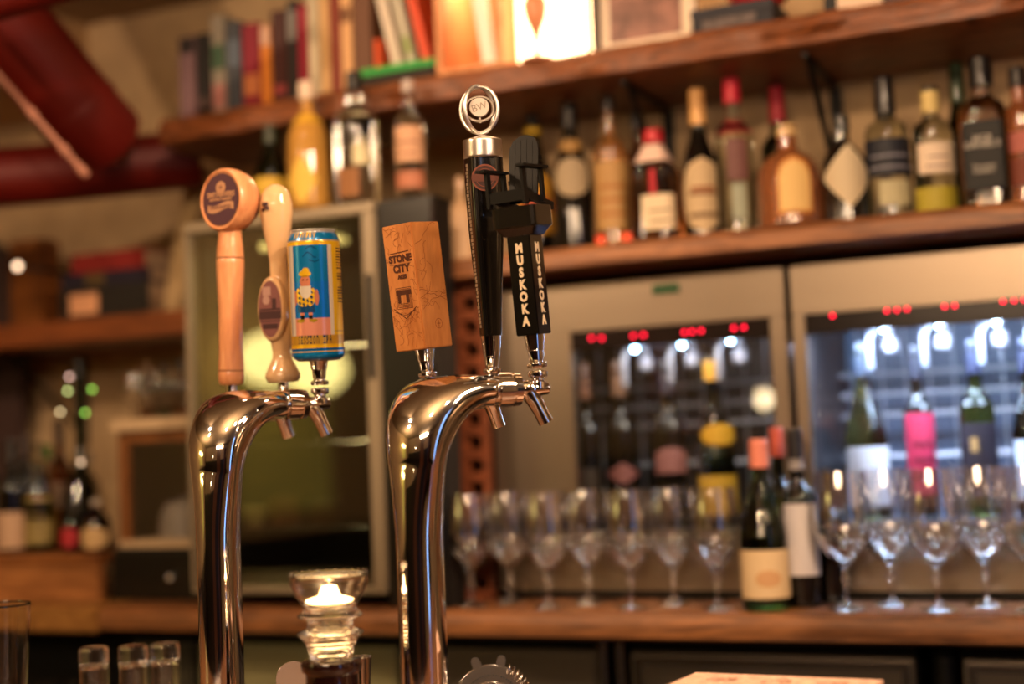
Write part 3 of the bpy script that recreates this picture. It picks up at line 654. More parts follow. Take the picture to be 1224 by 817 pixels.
# bottles inside
def zdisp(h): return .9305+h
GI = 'bottles standing inside the wine dispensers'
bottle(1037, YD+.13, zdisp(.1345), 408, 50, 'burgundy', gl('olive_bottle', (.20, .22, .05)), 'bottle with a large plain white label inside the right wine dispenser, leftmost', GI, [(.06, .40, 150, '#d8d8dc')], ('#2c3440', .2, 1.1), name='wine_bottle', capkind='capsule')
bottle(1101, YD+.14, zdisp(.1345), 412, 34, 'bordeaux', G_BLACK, 'slim bottle with a tall crimson label inside the right wine dispenser', GI, [(.12, .60, 150, '#b8284a'), ], ('#1a1c28', .2, 1.1), name='wine_bottle', lines=3, linecol='#7c1630', capkind='capsule')
bottle(1171, YD+.13, zdisp(.1345), 404, 42, 'bordeaux', gl('olive2', (.30, .34, .06)), 'bottle with a dark label under green shoulders inside the right wine dispenser', GI, [(.10, .52, 150, '#241e28'), (.36, .44, 22, '#b89058', 'rect', -.5)], ('#20243a', .2, 1.1), name='wine_bottle', capkind='capsule')
bottle(1234, YD+.13, zdisp(.1345), 402, 44, 'burgundy', G_GREEN, 'bottle with a white label at the right edge of the photo inside the wine dispenser', GI, [(.08, .42, 150, '#ccd8ea')], ('#20243a', .2, 1.1), name='wine_bottle', capkind='capsule')
bottle(858, YD+.13, zdisp(.102), 424, 46, 'burgundy', G_GREEN, 'bottle with a mustard yellow label and yellow neck tag inside the left wine dispenser', GI, [(.12, .34, 150, '#c49a28'), (.50, .62, 130, '#c8961e', 'oval', .2), (.86, .97, 300, '#b8862a')], ('#1c1814', .04, 1.1), name='wine_bottle', capkind='capsule')
bottle(745, YD+.15, zdisp(.102), 430, 42, 'bordeaux', G_BLACK, 'dark bottle with a pink ribbon-like label inside the left wine dispenser, second from left', GI, [(.30, .42, 130, '#7a4a48', 'diamond'), (.8, .9, 300, '#6a4a34')], ('#5c3c2c', .2, 1.1), name='wine_bottle', capkind='capsule')
bottle(803, YD+.15, zdisp(.102), 428, 42, 'bordeaux', G_BLACK, 'dark bottle with a dusky rose label inside the left wine dispenser, beside the yellow-labelled one', GI, [(.36, .50, 120, '#8a5a58', 'arch')], ('#2a2430', .2, 1.1), name='wine_bottle', capkind='capsule')
bottle(704, YD+.15, zdisp(.102), 434, 36, 'bordeaux', G_BLACK, 'dark bottle at the left end inside the left wine dispenser', GI, [(.12, .4, 90, '#30241c')], ('#6a4430', .2, 1.1), name='wine_bottle', capkind='capsule')

# ------------------------------------------------------------------ stemmed glasses on the counter
ZK = .931
def fine(pts, k=4):
    """resample a profile with a Catmull-Rom curve"""
    out = []; P = [pts[0]]+list(pts)+[pts[-1]]
    for a, b, c_, d in zip(P, P[1:], P[2:], P[3:]):
        for i in range(k):
            t = i/k; out.append(tuple(.5*((2*b[j])+(-a[j]+c_[j])*t+(2*a[j]-5*b[j]+4*c_[j]-d[j])*t*t+(-a[j]+3*b[j]-3*c_[j]+d[j])*t**3) for j in (0, 1)))
    return out+[pts[-1]]
def goblet_mesh(R, H, name):
    k = H; o_ = [(0, 0), (.50, 0), (.52, .008), (.30, .022), (.11, .045), (.075, .08), (.07, .17), (.13, .205), (.14, .225), (.09, .25), (.10, .30), (.28, .335), (.62, .40), (.88, .49), (.99, .60), (1.0, .70), (.96, .82), (.86, 1.0)]
    i_ = [(.835, 1.0), (.935, .82), (.97, .70), (.96, .60), (.85, .50), (.58, .415), (.26, .355), (.05, .34), (0, .338)]
    bm = BM(); pr_ = [o_[0]]+fine(o_[1:], 4)+fine(i_[:-1], 4)+[i_[-1]]; lathe(bm, [(max(0, r)*R*(1.25-.25*min(1, max(0, (z-.02)/.03))), z*k) for r, z in pr_], 48, close=False)
    bmesh.ops.recalc_face_normals(bm, faces=bm.faces[:])
    me = bpy.data.meshes.new(name); bm.to_mesh(me); bm.free(); me.materials.append(GLASS); me.shade_smooth(); me.set_sharp_from_angle(angle=radians(50)); return me
gm1 = goblet_mesh(.041, .205, 'wine_glass'); gm2 = goblet_mesh(.047, .225, 'wine_glass')
proto = {}
def goblet(me, px, y, label, group):
    o = bpy.data.objects.new('wine_glass', me); COL.objects.link(o); o.location = (xat(px, y, ZK), y, ZK); return tag(o, label, 'wine glass', group)
ords = ['leftmost', 'second from left', 'third from left', 'fourth from left', 'fifth from left', 'sixth from left', 'seventh and nearest them']
for k, px in enumerate([565, 611, 656, 704, 755, 806, 858]):
    goblet(gm1, px, 2.368+.055*(k % 2), 'empty wine glass in the row left of the wine bottles, ' + ords[k], 'row of wine glasses left of the bottles')
for k, px in enumerate([1013, 1067, 1122, 1180, 1238]):
    goblet(gm2, px, 2.375+.062*(k % 2), 'large empty wine glass right of the wine bottles, ' + ['leftmost, beside the dark bottles', 'second from left', 'third from left', 'fourth from left', 'at the right edge of the photo'][k], 'large wine glasses right of the bottles')
GB = 'wine bottles standing on the back counter'
bottle(913, 2.36, ZK, 524, 57, 'burgundy', gl('green_bottle', (.05, .09, .02)), 'dark green wine bottle with a broad cream label and coral capsule, foremost on the counter', GB, [(.075, .355, 170, '#cfb48c'), (.14, .24, 60, '#c09468', 'oval')], ('#cf7a66', .17, 1.12), name='wine_bottle', capkind='capsule')
bottle(935, 2.464, ZK, 510, 38, 'bordeaux', G_GREEN, 'wine bottle with a red capsule standing just behind the cream-labelled bottle', GB, [(.12, .26, 150, '#b8acaa')], ('#b45040', .17, 1.12), name='wine_bottle', capkind='capsule')
bottle(957, 2.405, ZK, 512, 44, 'bordeaux', G_BLACK, 'black-capped wine bottle with a tall white label, right of the cream-labelled bottle', GB, [(.18, .58, 120, '#c9c2c4'), (.77, .83, 300, '#8a8484')], ('#141216', .2, 1.12), name='wine_bottle', capkind='capsule')
bottle(991, 2.462, ZK, 560, 38, 'bordeaux', G_BLACK, 'all-black bottle behind the first large wine glass', GB, [], ('#100e10', .2, 1.12), name='wine_bottle', capkind='capsule')

# ------------------------------------------------------------------ left back wall: shelf, books, post, panel, bottles
YL = 2.62
zs0, zs1 = onY(100, 408, YL).z, onY(100, 380, YL).z
xa, xb = XL+.02, xat(229, YL, 1.4)-.004
o = obj('lower_book_shelf', bev(BMbox(xa, xb, YL, 2.875, zs0, zs1), .003), wood('dark_shelf', '#4a200c', '#8a4a20', 3, (1, 8, 8))); tag(o, 'dark wooden wall shelf at far left carrying the stacked thick books', 'shelf')
def stack(px0, px1, z, h, d, cc, label, band=None):
    x0, x1 = xat(px0, YL+.02, z), xat(px1, YL+.02, z); wd = x1-x0
    t = thing('book', label, 'book', (x0, YL+.02, z), 0, 'stacked books on the lower left shelf')
    cm = mat('cover_'+cc, cc, .5); bm = BM(); box(bm, 0, wd, 0, d, 0, .003); box(bm, 0, wd, 0, d, h-.003, h); box(bm, 0, wd, -.001, .003, .003, h-.003); obj('cover', bm, cm, t, False)
    obj('pages', BMbox(.004, wd-.002, .0032, d-.003, .0032, h-.0032), mat('paper_brown', '#8a7058', .9), t, False)
    for a, b, c0, c1, col in band or []: obj('title_band', BMbox(wd*a, wd*b, -.0022, -.0012, h*c0, h*c1), mat('band_'+col, col, .6), t, False)
    return t
hz1 = onY(120, 333, YL+.02).z-zs1; 
hA = onY(130, 334, YL).z-onY(130, 372, YL).z; hB = onY(130, 317, YL).z-onY(130, 334, YL).z; hC = onY(130, 294, YL).z-onY(130, 317, YL).z
stack(72, 178, zs1+.0005, hA, .22, '#1a1614', 'thick black book with a cream label, bottom of the left shelf stack', [(.12, .44, .15, .8, '#d49a72')])
stack(74, 179, zs1+.001+hA, hB, .22, '#1a1428', 'navy book in the middle of the left shelf stack', [(.28, .50, .1, .9, '#54401e')])
stack(86, 172, zs1+.0015+hA+hB, hC, .20, '#7c1a18', 'red book on top of the left shelf stack')
o = obj('wooden_post', bev(BMbox(xat(55, 2.93, 1.6), xat(93, 2.93, 1.6), 2.80, 2.87, zs1+.0005, 1.80), .003), wood('post_wood', '#5a2e12', '#9a5c28', 3, (6, 6, 1))); tag(o, 'upright wooden post behind the stacked books on the left wall', 'post')
bm = BM(); hp = onY(5, 285, 2.88).z-.9305; prism(bm, [(0, 0), (.20, 0), (.20, hp-.16), (.185, hp-.08), (.14, hp-.02), (.10, hp), (.06, hp-.02), (.015, hp-.08), (0, hp-.16)], 0, .03)
o = obj('arched_panel', bm, mat('aubergine_paint', '#3c2a28', .6), None, False); pp = onY(-48, 600, 2.9); o.location = (xat(25, 2.88, 1.2)-.20, 2.88, .9305); 
tag(o, 'dark aubergine board with an arched top at the left edge of the photo', 'board')
o['category'] = 'board'
# knob whose highlight is put in as a glow
p = onY(21, 318, 2.60)
t = thing('wall_lamp', 'small round lit bulb on a short arm beside the arched board', 'lamp', p)
bm = BM(); bmesh.ops.create_uvsphere(bm, u_segments=14, v_segments=10, radius=.008); obj('bulb', bm, mat('small_bulb', '#ffe8d0', .4, emit='#ffd8b0', es=4), t)
bm = BM(); tube(bm, arcpts([(.012, .01, -.002), (.05, .05, -.01), (.05, .365, -.01)], 5), .006, 10); obj('arm', bm, IRON, t)
# leaning white board and cable-like mouldings
x0 = xat(203, 2.72, zs1)
bm = BM(); box(bm, 0, .050, 0, .02, 0, .36)
o = obj('leaning_board', bev(bm, .002), mat('cream_board', '#b0946a', .7), None, False); o.location = (x0-.012, 2.70, zs1+.001); o.rotation_euler = (0, .26, 0)
tag(o, 'cream board leaning against the cooler on the left shelf', 'board')
bracket(xat(100, 2.97, 1.3), 2.974, zs0, .30, .24, 'black iron bracket under the dark left shelf')
# low wooden riser + bottles
zr = onY(60, 662, 2.42).z
t = thing('wooden_riser', 'low wooden riser carrying the bottles at the far left of the counter', 'riser', (XL+.02, 2.40, .9305)); wr = xat(119, 2.40, .97)-(XL+.02); hr = zr-.9305
obj('front_board', bev(BMbox(0, wr, 0, .02, 0, hr-.0205), .002), wood('riser_front', '#6c401e', '#a46c3c', 3, (1, 7, 7)), t, False); obj('top_board', bev(BMbox(0, wr, -.004, .45, hr-.02, hr), .002), wood('riser_top', '#5a2e12', '#8a5428', 3, (1, 7, 7)), t, False)
GZ = 'bottles on the wooden riser at far left'
bottle(14, 2.47, zr+.0005, 525, 36, 'bordeaux', G_BLACK, 'dark wine bottle with a cream label, leftmost on the riser', GZ, [(.04, .36, 150, '#a8886c')], ('#1a1412', .2, 1.1), name='wine_bottle')
bottle(30, 2.62, zr+.0005, 520, 36, 'bordeaux', G_BLACK, 'black bottle half hidden between the two cream-labelled bottles at far left', GZ, [], ('#30201c', .2, 1.1), name='wine_bottle')
bottle(47, 2.50, zr+.0005, 528, 36, 'burgundy', G_OLIVE, 'pale olive bottle with a long yellowed label on the riser', GZ, [(.08, .50, 150, '#8a7844')], ('#5a4a2a', .18, 1.1), lines=3, linecol='#5c4c24')
bottle(56, 2.72, zr+.0005, 532, 26, 'liquor', G_CLEAR, 'slim clear bottle with a bright green cap behind the olive bottle', GZ, [], ('#1f7a1c', .14, 1.4))
bottle(97, 2.56, zr+.0005, 432, 50, 'decanter', G_GREEN, 'tall dark green long-necked decanter bottle on the riser', GZ, [], ('#141210', .08, 1.2), name='decanter')
bottle(84, 2.46, zr+.0005, 600, 22, 'squat', G_BLACK, 'small dark bottle with a red label in front of the green decanter', GZ, [(.1, .5, 150, '#a02028', 'oval')], ('#241818', .14, 1.1))
bottle(115, 2.47, zr+.0005, 596, 34, 'squat', G_BROWN, 'small round bottle with a cream label right of the decanter', GZ, [(.06, .48, 140, '#c0a070', 'oval')], ('#9a8c7c', .12, 1.2))
bottle(72, 2.64, zr+.0005, 500, 28, 'bordeaux', G_BROWN, 'slim brown bottle behind, between the olive bottle and the decanter', GZ, [(.3, .5, 140, '#6a5444')], ('#3a2a20', .2, 1.1))
bottle(107, 2.68, zr+.0005, 540, 26, 'liquor', G_CLEAR, 'slim clear bottle behind the small round bottle at the riser end', GZ, [(.2, .6, 140, '#84664a')], ('#6a5a4a', .12, 1.3))
# black drawer unit + framed glass case + white top
bx0, bx1 = xat(119, 2.40, .97)+.012, cx0-.014; wd = bx1-bx0; hb = onY(170, 656, 2.42).z-.9305
t = thing('black_drawer_unit', 'low black drawer unit standing left of the cooler', 'drawer unit', (bx0, 2.42, .9305))
obj('cabinet_body', bev(BMbox(0, wd, .01, .34, 0, hb)), MATTE, t, False); d_ = obj('drawer', bev(BMbox(.004, wd-.004, 0, .0098, .006, hb-.006)), BLACK, t, False)
bm = BM(); bmesh.ops.create_uvsphere(bm, u_segments=12, v_segments=8, radius=.009, matrix=Matrix.Translation((wd*.62, -.008, hb*.45))); obj('knob', bm, STEEL, d_)
zt_ = onY(170, 500, 2.45).z; z0_ = .9305+hb+.0008
t = thing('glass_front_case', 'wood-framed case with a dark glass front and cream top, on the black drawer unit', 'case', (bx0+.004, 2.45, z0_)); hh = zt_-z0_; wd -= .006
obj('cream_base', bev(BMbox(0, wd, -.006, .28, 0, .016)), mat('cream_paint', '#b49a78', .6), t, False); obj('cream_top', bev(BMbox(-.006, wd, -.02, .29, hh-.026, hh)), mat('cream_paint'), t, False)
bm = BM(); box(bm, 0, .024, 0, .27, .016, hh-.026); box(bm, .024, wd-.0, 0, .27, hh-.05, hh-.026); box(bm, wd-.01, wd, 0, .27, .016, hh-.05); obj('wood_frame', bm, wood('case_wood', '#4c2a12', '#8a5428', 4, (6, 6, 1)), t, False)
obj('dark_back', BMbox(.024, wd-.01, .20, .21, .016, hh-.05), mat('case_back', '#120e0c', .3), t, False)
bm = BM(); box(bm, .0245, .0265, .012, .2, .0165, hh-.0505); box(bm, wd-.0125, wd-.0105, .012, .2, .0165, hh-.0505); obj('side_liner', bm, MATS['case_back'], t, False)
obj('glass_pane', BMbox(.0245, wd-.0105, .006, .009, .0165, hh-.0505), PANE, t, False)
bm = BM(); lathe(bm, [(0, 0), (.055, 0), (.05, .05), (.036, .075), (0, .08)], 24); o = obj('white_pot', bm, mat('grey_china', '#8c8078', .4)); o.location = (bx0+.112, 2.53, z0_+.017); tag(o, 'grey-white china pot seen through the dark glass case', 'pot')
bm = BM(); lathe(bm, [(0, 0), (.02, 0), (.024, .03), (.014, .05), (.016, .08), (0, .085)], 20); o = obj('white_jug', bm, mat('grey_china')); o.location = (bx0+.062, 2.60, z0_+.017); tag(o, 'small grey-white jug beside the pot in the glass case', 'jug')
gm3 = goblet_mesh(.022, .10, 'cordial_glass'); gm3.materials[0] = CLEARG
for k, px in enumerate([160, 175, 190, 205, 220]):
    o = bpy.data.objects.new('cordial_glass', gm3); COL.objects.link(o); o.location = (xat(px, 2.50, zt_), 2.50, zt_+.001); tag(o, 'small stemmed glass on the cream top of the case, ' + ['leftmost', 'second from left', 'in the middle', 'second from right', 'rightmost beside the cooler'][k], 'glass', 'small glasses on the cream case top')
for k, (px, ty, cc) in enumerate([(122, 425, '#1c1410'), (176, 432, '#5c4020'), (196, 436, '#241a14'), (216, 430, '#2a2418')]):
    bottle(px, 2.62, zt_+.001, ty, 22, 'bordeaux', G_BROWN if k % 2 else G_GREEN, 'small dark bottle behind the little glasses on the case top, ' + ['leftmost', 'second from left', 'third from left', 'rightmost'][k], 'small bottles on the cream case top', [(.2, .45, 140, '#7a6040')], (cc, .2, 1.2)) if k else None

# ------------------------------------------------------------------ below the back counter
YU = 2.42
def fridge_front(px0, px1, label, m, hnd=None):
    x0, x1 = xat(px0, YU, .8), xat(px1, YU, .8); wd = x1-x0
    t = thing('undercounter_fridge', label, 'fridge', (x0, YU, 0.0))
    obj('cabinet_body', BMbox(0, wd, .03, .5, .001, .875), MATTE, t, False)
    d = obj('door', bev(BMbox(.003, wd-.003, .004, .0295, .08, .845), .003), m, t, False)
    bm = BM(); e = .02
    box(bm, .010, wd-.010, .000, .0038, .825, .838); box(bm, .010, .024, .000, .0038, .09, .825); box(bm, wd-.024, wd-.010, 0, .0038, .09, .825)
    obj('door_trim', bm, STEEL if hnd else m, d, False)
    obj('vent_strip', BMbox(0, wd, .008, .0295, .848, .874), MATTE, t, False)
    return t
sbox('trim_2', XL, xat(236, 2.5, .8), 2.60, 2.62, 0, .87, MATTE)
GREY = mat('grey_green_enamel', '#98926a', .35, .1); DKS = mat('dark_steel_door', (.26, .22, .18), .35, .8)
fridge_front(155, 232, 'narrow grey undercounter fridge left of the left beer tower', mat('dim_enamel', '#3c382c', .5))
fridge_front(236, 476, 'grey-green enamelled undercounter fridge between the two beer towers', GREY)
fridge_front(480, 716, 'dark steel undercounter fridge right of the right beer tower', DKS)
fridge_front(752, 1096, 'dark steel undercounter fridge behind the brick', DKS, 1)
fridge_front(1150, 1330, 'dark steel undercounter fridge at the right edge of the photo', DKS, 1)
for px in (722, 740):
    pass
x0 = xat(722, YU, .8); bm = BM(); cyl(bm, (x0, YU, 0.001), (x0, YU, .878), .009); o = obj('steel_leg', bm, STEEL); tag(o, 'left of two thin steel posts between the undercounter fridges', 'post', 'thin steel posts under the counter')
x0 = xat(742, YU, .8); bm = BM(); cyl(bm, (x0, YU, 0.001), (x0, YU, .878), .009); o = obj('steel_leg', bm, STEEL); tag(o, 'right of two thin steel posts between the undercounter fridges', 'post', 'thin steel posts under the counter')
x0 = xat(1125, YU, .8); bm = BM(); tube(bm, [(x0, YU+.03, .001), (x0, YU+.03, .5), (x0+.005, YU+.03, .878)], .02, 12); o = obj('black_hose', bm, MATTE); tag(o, 'thick black hose between the two right undercounter fridges', 'hose')
# dark rack with glasses at far left below the counter
o = obj('glass_rack', BMbox(XL+.02, xat(150, 2.4, .7), 2.34, 2.58, .60, .61), MATTE, None, False); tag(o, 'black glass rack shelf under the counter at far left', 'rack')
bm = BM(); lathe(bm, [(0, 0), (.024, 0), (.03, .10), (.028, .10), (.023, .006), (0, .006)], 24, close=False); me_t = None
for k, px in enumerate([22, 58, 94]):
    if me_t is None: o = obj('tumbler', bm, GLASS); me_t = o.data
    else: o = bpy.data.objects.new('tumbler', me_t); COL.objects.link(o)
    zz = .6105; o.location = (xat(px, 2.40, zz), 2.40, zz); o.scale = (1, 1, 1.5)
    tag(o, 'dim tumbler on the dark rack under the counter, ' + ['left', 'middle', 'right'][k] + ' one', 'glass', 'tumblers on the dark rack')

# ------------------------------------------------------------------ front bar
ZB = .84
bar = thing('front_bar', 'wooden front bar carrying the beer towers', 'bar counter', (0, 0, 0))
obj('bar_top', bev(BMbox(-3.2, 1.6, .72, 1.70, ZB-.045, ZB), .004), WOODC, bar, False); obj('bar_front', BMbox(-3.15, 1.55, .95, 1.0, .001, ZB-.0455), wood('bar_panel', '#3a1c0c', '#6a3a1c', 3, (6, 6, 1)), bar, False)

# ------------------------------------------------------------------ beer towers
def tower(px, pyc, t0, angs, L, label, cr, Rl):
    """px: column axis, pyc: height of the faucet line; angs: heading of every tap in degrees from the camera's right"""
    P0 = onD(px, pyc, t0); zc = P0.z
    T = thing('beer_tower', label, 'beer tower', (P0.x, P0.y, ZB)); zl = zc-ZB
    h0 = radians(114.1-90)
    A = [h0+radians(a) for a in angs]
    # swan neck: a round column bending over and flattening into a broad hood, fanned at its mouth
    mid_ = (min(A)+max(A))/2; sd = Vector((cos(mid_), sin(mid_), 0)); ld = Vector((sin(mid_), -cos(mid_), 0)); ez = Vector((0, 0, 1))
    n = 112; bm = BM(); rings = []; half = (max(A)-min(A))/2
    wend = Rl*sin(half)+.0165; hend = .0190; fwd = Rl-.002; rise = .088; zb = zl-rise
    def section(cx, tang, w_, h_, ex, fan, up_=1.0):
        nn = (-sd*tang.z+ez*tang.dot(sd)); ring_ = []
        for i in range(n):
            a = 2*pi*i/n; k = (abs(cos(a))**ex+abs(sin(a))**ex)**(-1/ex); l_ = w_*k*cos(a); q_ = h_*k*sin(a)*(up_ if sin(a) > 0 else 1)
            sh = (sqrt(max(0, Rl*Rl-min(abs(l_), Rl*.98)**2))-Rl)*fan
            ring_.append(bm.verts.new(cx+ld*l_+nn*q_+sd*sh))
        rings.append(ring_)
    total = rise*1.55+.07
    for z_ in (0, .012): section(ez*z_, ez, cr, cr, 2, 0)
    for k in range(1, 16):
        z_ = .012+(zb-.012)*k/15; e_ = max(0, (z_-(zb-.09))/(.09+rise*1.45)); g_ = e_**1.75
        section(ez*z_, ez, cr+(wend-cr)*g_, cr+(hend-cr)*g_*.3, 2, 0)
    K = 44
    for k in range(1, K+1):
        t_ = pi/2*k/K; cx = sd*(fwd*(1-cos(t_)))+ez*(zb+rise*sin(t_)); tg = (sd*(fwd*sin(t_))+ez*(rise*cos(t_))).normalized()
        e_ = (.09+rise*1.45*k/K)/(.09+rise*1.45); g_ = e_**1.75
        section(cx, tg, cr+(wend-cr)*g_, cr+(hend-cr)*g_, 2+.5*g_, sin(t_)**3, 1+.55*sin(2*t_)**1.3)
    ce = sd*fwd+ez*zl
    for dx, k_ in ((.003, .985), (.0055, .93), (.0068, .80), (.007, .4)): section(ce+sd*dx, sd, wend*(1-(1-k_)*.3), hend*k_, 2.5, 1)
    for a, b in zip(rings, rings[1:]):
        for i in range(n): bm.faces.new((a[i], a[(i+1) % n], b[(i+1) % n], b[i]))
    bm.faces.new(list(reversed(rings[0]))); bm.faces.new(rings[-1])
    o = obj('column', bm, CHROME, T, True, 'polished steel column flaring into a hood'); 
    for p in o.data.polygons: p.use_smooth = True
    if 'sharp_edge' in o.data.attributes: o.data.attributes.remove(o.data.attributes['sharp_edge'])
    bm = BM(); lathe(bm, [(0, 0), (cr*1.7, 0), (cr*1.7, .006), (cr*1.3, .012), (cr*1.02, .014)], 48, close=False); obj('base_flange', bm, CHROME, T)
    stems = []
    for al in A:
        d = Vector((cos(al), sin(al), 0)); s = d*L; e3 = Vector((0, 0, 1)); c0 = Vector((0, 0, zl))
        bm = BM()
        tube(bm, [c0+d*(Rl-.03), c0+d*(Rl-.004), c0+d*(Rl-.003), c0+d*(Rl+.002), c0+d*(Rl+.003), c0+d*(Rl+.018), c0+d*(Rl+.019), c0+d*(Rl+.0205), c0+d*(Rl+.0215), c0+d*(Rl+.029), c0+d*(Rl+.031), c0+d*(Rl+.033)],
             [.0175, .0185, .017, .017, .0205, .0205, .0185, .0185, .0200, .0192, .0150, .009], 32)
        fa = obj('faucet', bm, CHROME, T, True)
        bm = BM()
        q = c0+d*(L-.005)
        tube(bm, [c0+d*(Rl+.028), c0+d*(Rl+.034), q-d*.012, q, q+d*.010, q+d*.016, q+d*.0185], [.008, .0095, .0105, .010, .0078, .0070, .003], 20)
        # spout: leaves the shank, swells, then drops outwards
        sp0 = c0+d*(Rl+.036); 
        tube(bm, [sp0+e3*.002, sp0+d*.006-e3*.006, sp0+d*.012-e3*.016, sp0+d*.018-e3*.028, sp0+d*.024-e3*.040], [.009, .0105, .0095, .0085, .0088], 20)
        # valve column
        lathe(bm, [(.0095, .0), (.0098, .008), (.007, .010), (.007, .013), (.0112, .014), (.0118, .0165), (.0118, .0195), (.0105, .021), (.005, .0215)], 24, M=Matrix.Translation(q+d*.004))
        obj('spout', bm, CHROME, fa)
        stems.append(T.matrix_world if False else Vector((P0.x, P0.y, ZB))+q+d*.004+e3*.0215)
    return T, stems
CR = .0275
TR, SR = tower(495, 469, 1.64, (87, 53, 15), .150, 'right polished steel beer tower with wood block, black and chair-topped tap handles', CR, .097)
TL, SL = tower(257, 485, 1.80, (93, 63, 33), .147, 'left polished steel beer tower with round wood, white ceramic and beer can tap handles', CR, .094)

def hframe(base, pxtop, pytop, xdir=None):
    """axis from the faucet top towards the given point of the photograph at the same depth"""
    b = proj(base); top = onD(pxtop, pytop, b[2]); z = (top-base).normalized(); x = rt if xdir is None else xdir
    return frame(x, z, base), (top-base).length, F/b[2]
def localise(T, M): return Matrix.Translation(-T.location) @ M
def ferrule(M, T, par, s, r1=.0125, r0=.0085, ln=.045):
    bm = BM(); lathe(bm, [(.011, .0035), (.0118, .005), (.0118, .0085), (.0075, .010), (.0075, .0115), (r0, .0125), (r0*1.12, .024), (r0*1.2, .0245), (r1, ln), (0, ln)], 28, M=M)
    return obj('ferrule', bm, CHROME, par, True, 'polished steel ferrule')

BLK = mat('black_gloss', '#0b0908', .22, coat=.6)
# --- right 1: wood block
M, h, s = hframe(SR[0], 490, 268); 
Mz = localise(TR, M); yaw = Matrix.Rotation(radians(-40), 4, 'Z')
bl = .051; z0, z1 = h-.158, h
bm = BM(); box(bm, -bl/2, bl/2, -bl/2, bl/2, z0, z1, Mz @ yaw); tb = obj('tap_handle', bev(bm, .0012), WOODB, TR, True, 'square pale wood block tap handle engraved on its left face')
ferrule(Mz, TR, tb, s, ln=z0)
INK = mat('burnt_engraving', '#52280f', .7); INK2 = mat('light_engraving', '#8c4c20', .7)
def bface(side, off=.0003):
    """frame on a block face: local X runs right, Y runs up, Z out.  side 0: left visible face, 1: right visible face"""
    n = Vector((-1, 0, 0)) if side == 0 else Vector((0, -1, 0))
    return n
# local faces after yaw: the face turned towards the lens and left is -X rotated; find by dot with view
def face_frames(Mt, hw):
    out = []
    for n in (Vector((1, 0, 0)), Vector((-1, 0, 0)), Vector((0, 1, 0)), Vector((0, -1, 0))):
        wn = (Mt.to_3x3() @ n); pos = Mt @ Vector((0, 0, 0))
        if wn.dot(fw) < 0: out.append((wn.dot(rt), n))
    out.sort(key=lambda a: a[0]); return [a[1] for a in out]
ff = face_frames(M @ yaw, bl/2)
def on_face(Mt, n, hw, u, v, off=.0003):
    x = Vector((0, 0, 1)).cross(n)
    return Mt @ frame(x, n, n*(hw+off)+x*u+Vector((0, 0, v)))
MB = Mz @ yaw
nl, nr = ff[0], ff[-1]; zm = (z0+z1)/2
text('STONE', .0122, INK, tb, on_face(MB, nl, bl/2, .001, z1-.043), bold=.0006); text('CITY', .0130, INK, tb, on_face(MB, nl, bl/2, .001, z1-.0555), bold=.0006); text('ALES', .0070, INK, tb, on_face(MB, nl, bl/2, .001, z1-.0655), bold=.0004)
def strokes(par, Mt, n, hw, items, m, name='engraved_pattern', th=.0003):
    bm = BM(); x = Vector((0, 0, 1)).cross(n)
    for (u0, v0, u1, v1, w_) in items:
        a, b = Vector((u0, v0)), Vector((u1, v1)); d = (b-a); ln = d.length
        if ln < 1e-6: continue
        d.normalize(); p = Vector((-d.y, d.x))*w_/2; vs = []
        for q in (a-p, b-p, b+p, a+p): vs.append(Mt @ (n*(hw+th)+x*q.x+Vector((0, 0, q.y))))
        bm.faces.new([bm.verts.new(v) for v in vs])
    return obj(name, bm, m, par, False)
it = []
zc0 = z1-.092
for a in range(4):   # the little building window in its frame
    r = .013-.002*a; it += [(-r, zc0-r, r, zc0-r, .0007), (r, zc0-r, r, zc0+r, .0007), (r, zc0+r, -r, zc0+r, .0007), (-r, zc0+r, -r, zc0-r, .0007)]
it += [(-.0165, z1-.0355, .0165, z1-.0345, .0012), (-.018, z1-.0495, .018, z1-.0495, .0004), (-.020, zc0-.012, 0, zc0-.026, .0011), (0, zc0-.026, .020, zc0-.012, .0011), (-.018, zc0-.016, 0, zc0-.022, .0007), (0, zc0-.022, .018, zc0-.016, .0007), (-.008, zc0-.006, -.008, zc0+.004, .005), (.006, zc0-.006, .006, zc0+.004, .005), (-.013, zc0+.007, .013, zc0+.007, .006)]
strokes(tb, MB, nl, bl/2, it, INK)
it = []; rs = random.Random(3)
def curl(u, v, ln, a, k, lo, hi, w_=.0005):
    for _ in range(ln):
        u2, v2 = u+cos(a)*.0022, v+sin(a)*.0022
        if abs(u2) > bl/2-.001 or v2 > z1-.001 or v2 < z0+.002: return
        it.append((u, v, u2, v2, w_)); u, v = u2, v2; a += k+rs.uniform(-.5, .5)
for _ in range(60): curl(rs.uniform(-.024, .024), z1-rs.choice([rs.uniform(.002, .030), rs.uniform(.118, .142), rs.uniform(.10, .12)]), rs.randint(3, 9), rs.uniform(0, 6.3), rs.uniform(-.2, .2), 0, 1)
for _ in range(40): curl(rs.choice([-1, 1])*rs.uniform(.020, .0245), z1-rs.uniform(.03, .12), rs.randint(2, 5), rs.uniform(0, 6.3), rs.uniform(-.3, .3), 0, 1)
strokes(tb, MB, nl, bl/2, it, INK2, 'engraved_pattern')
it = []
for v_, sl in ((.028, .1), (.060, .15), (.085, .4), (.095, .35), (.105, .25)): curl(-.024, z1-v_, 24, sl, 0, 0, 1, .0006)
for _ in range(14): curl(rs.uniform(-.02, .02), z1-rs.uniform(.05, .11), rs.randint(4, 9), rs.uniform(0, 6.3), rs.uniform(-.4, .4), 0, 1)
for k in range(20):
    a, b = 2*pi*k/20, 2*pi*(k+1)/20; it.append((.004+.006*cos(a), z1-.128+.006*sin(a), .004+.006*cos(b), z1-.128+.006*sin(b), .0008))
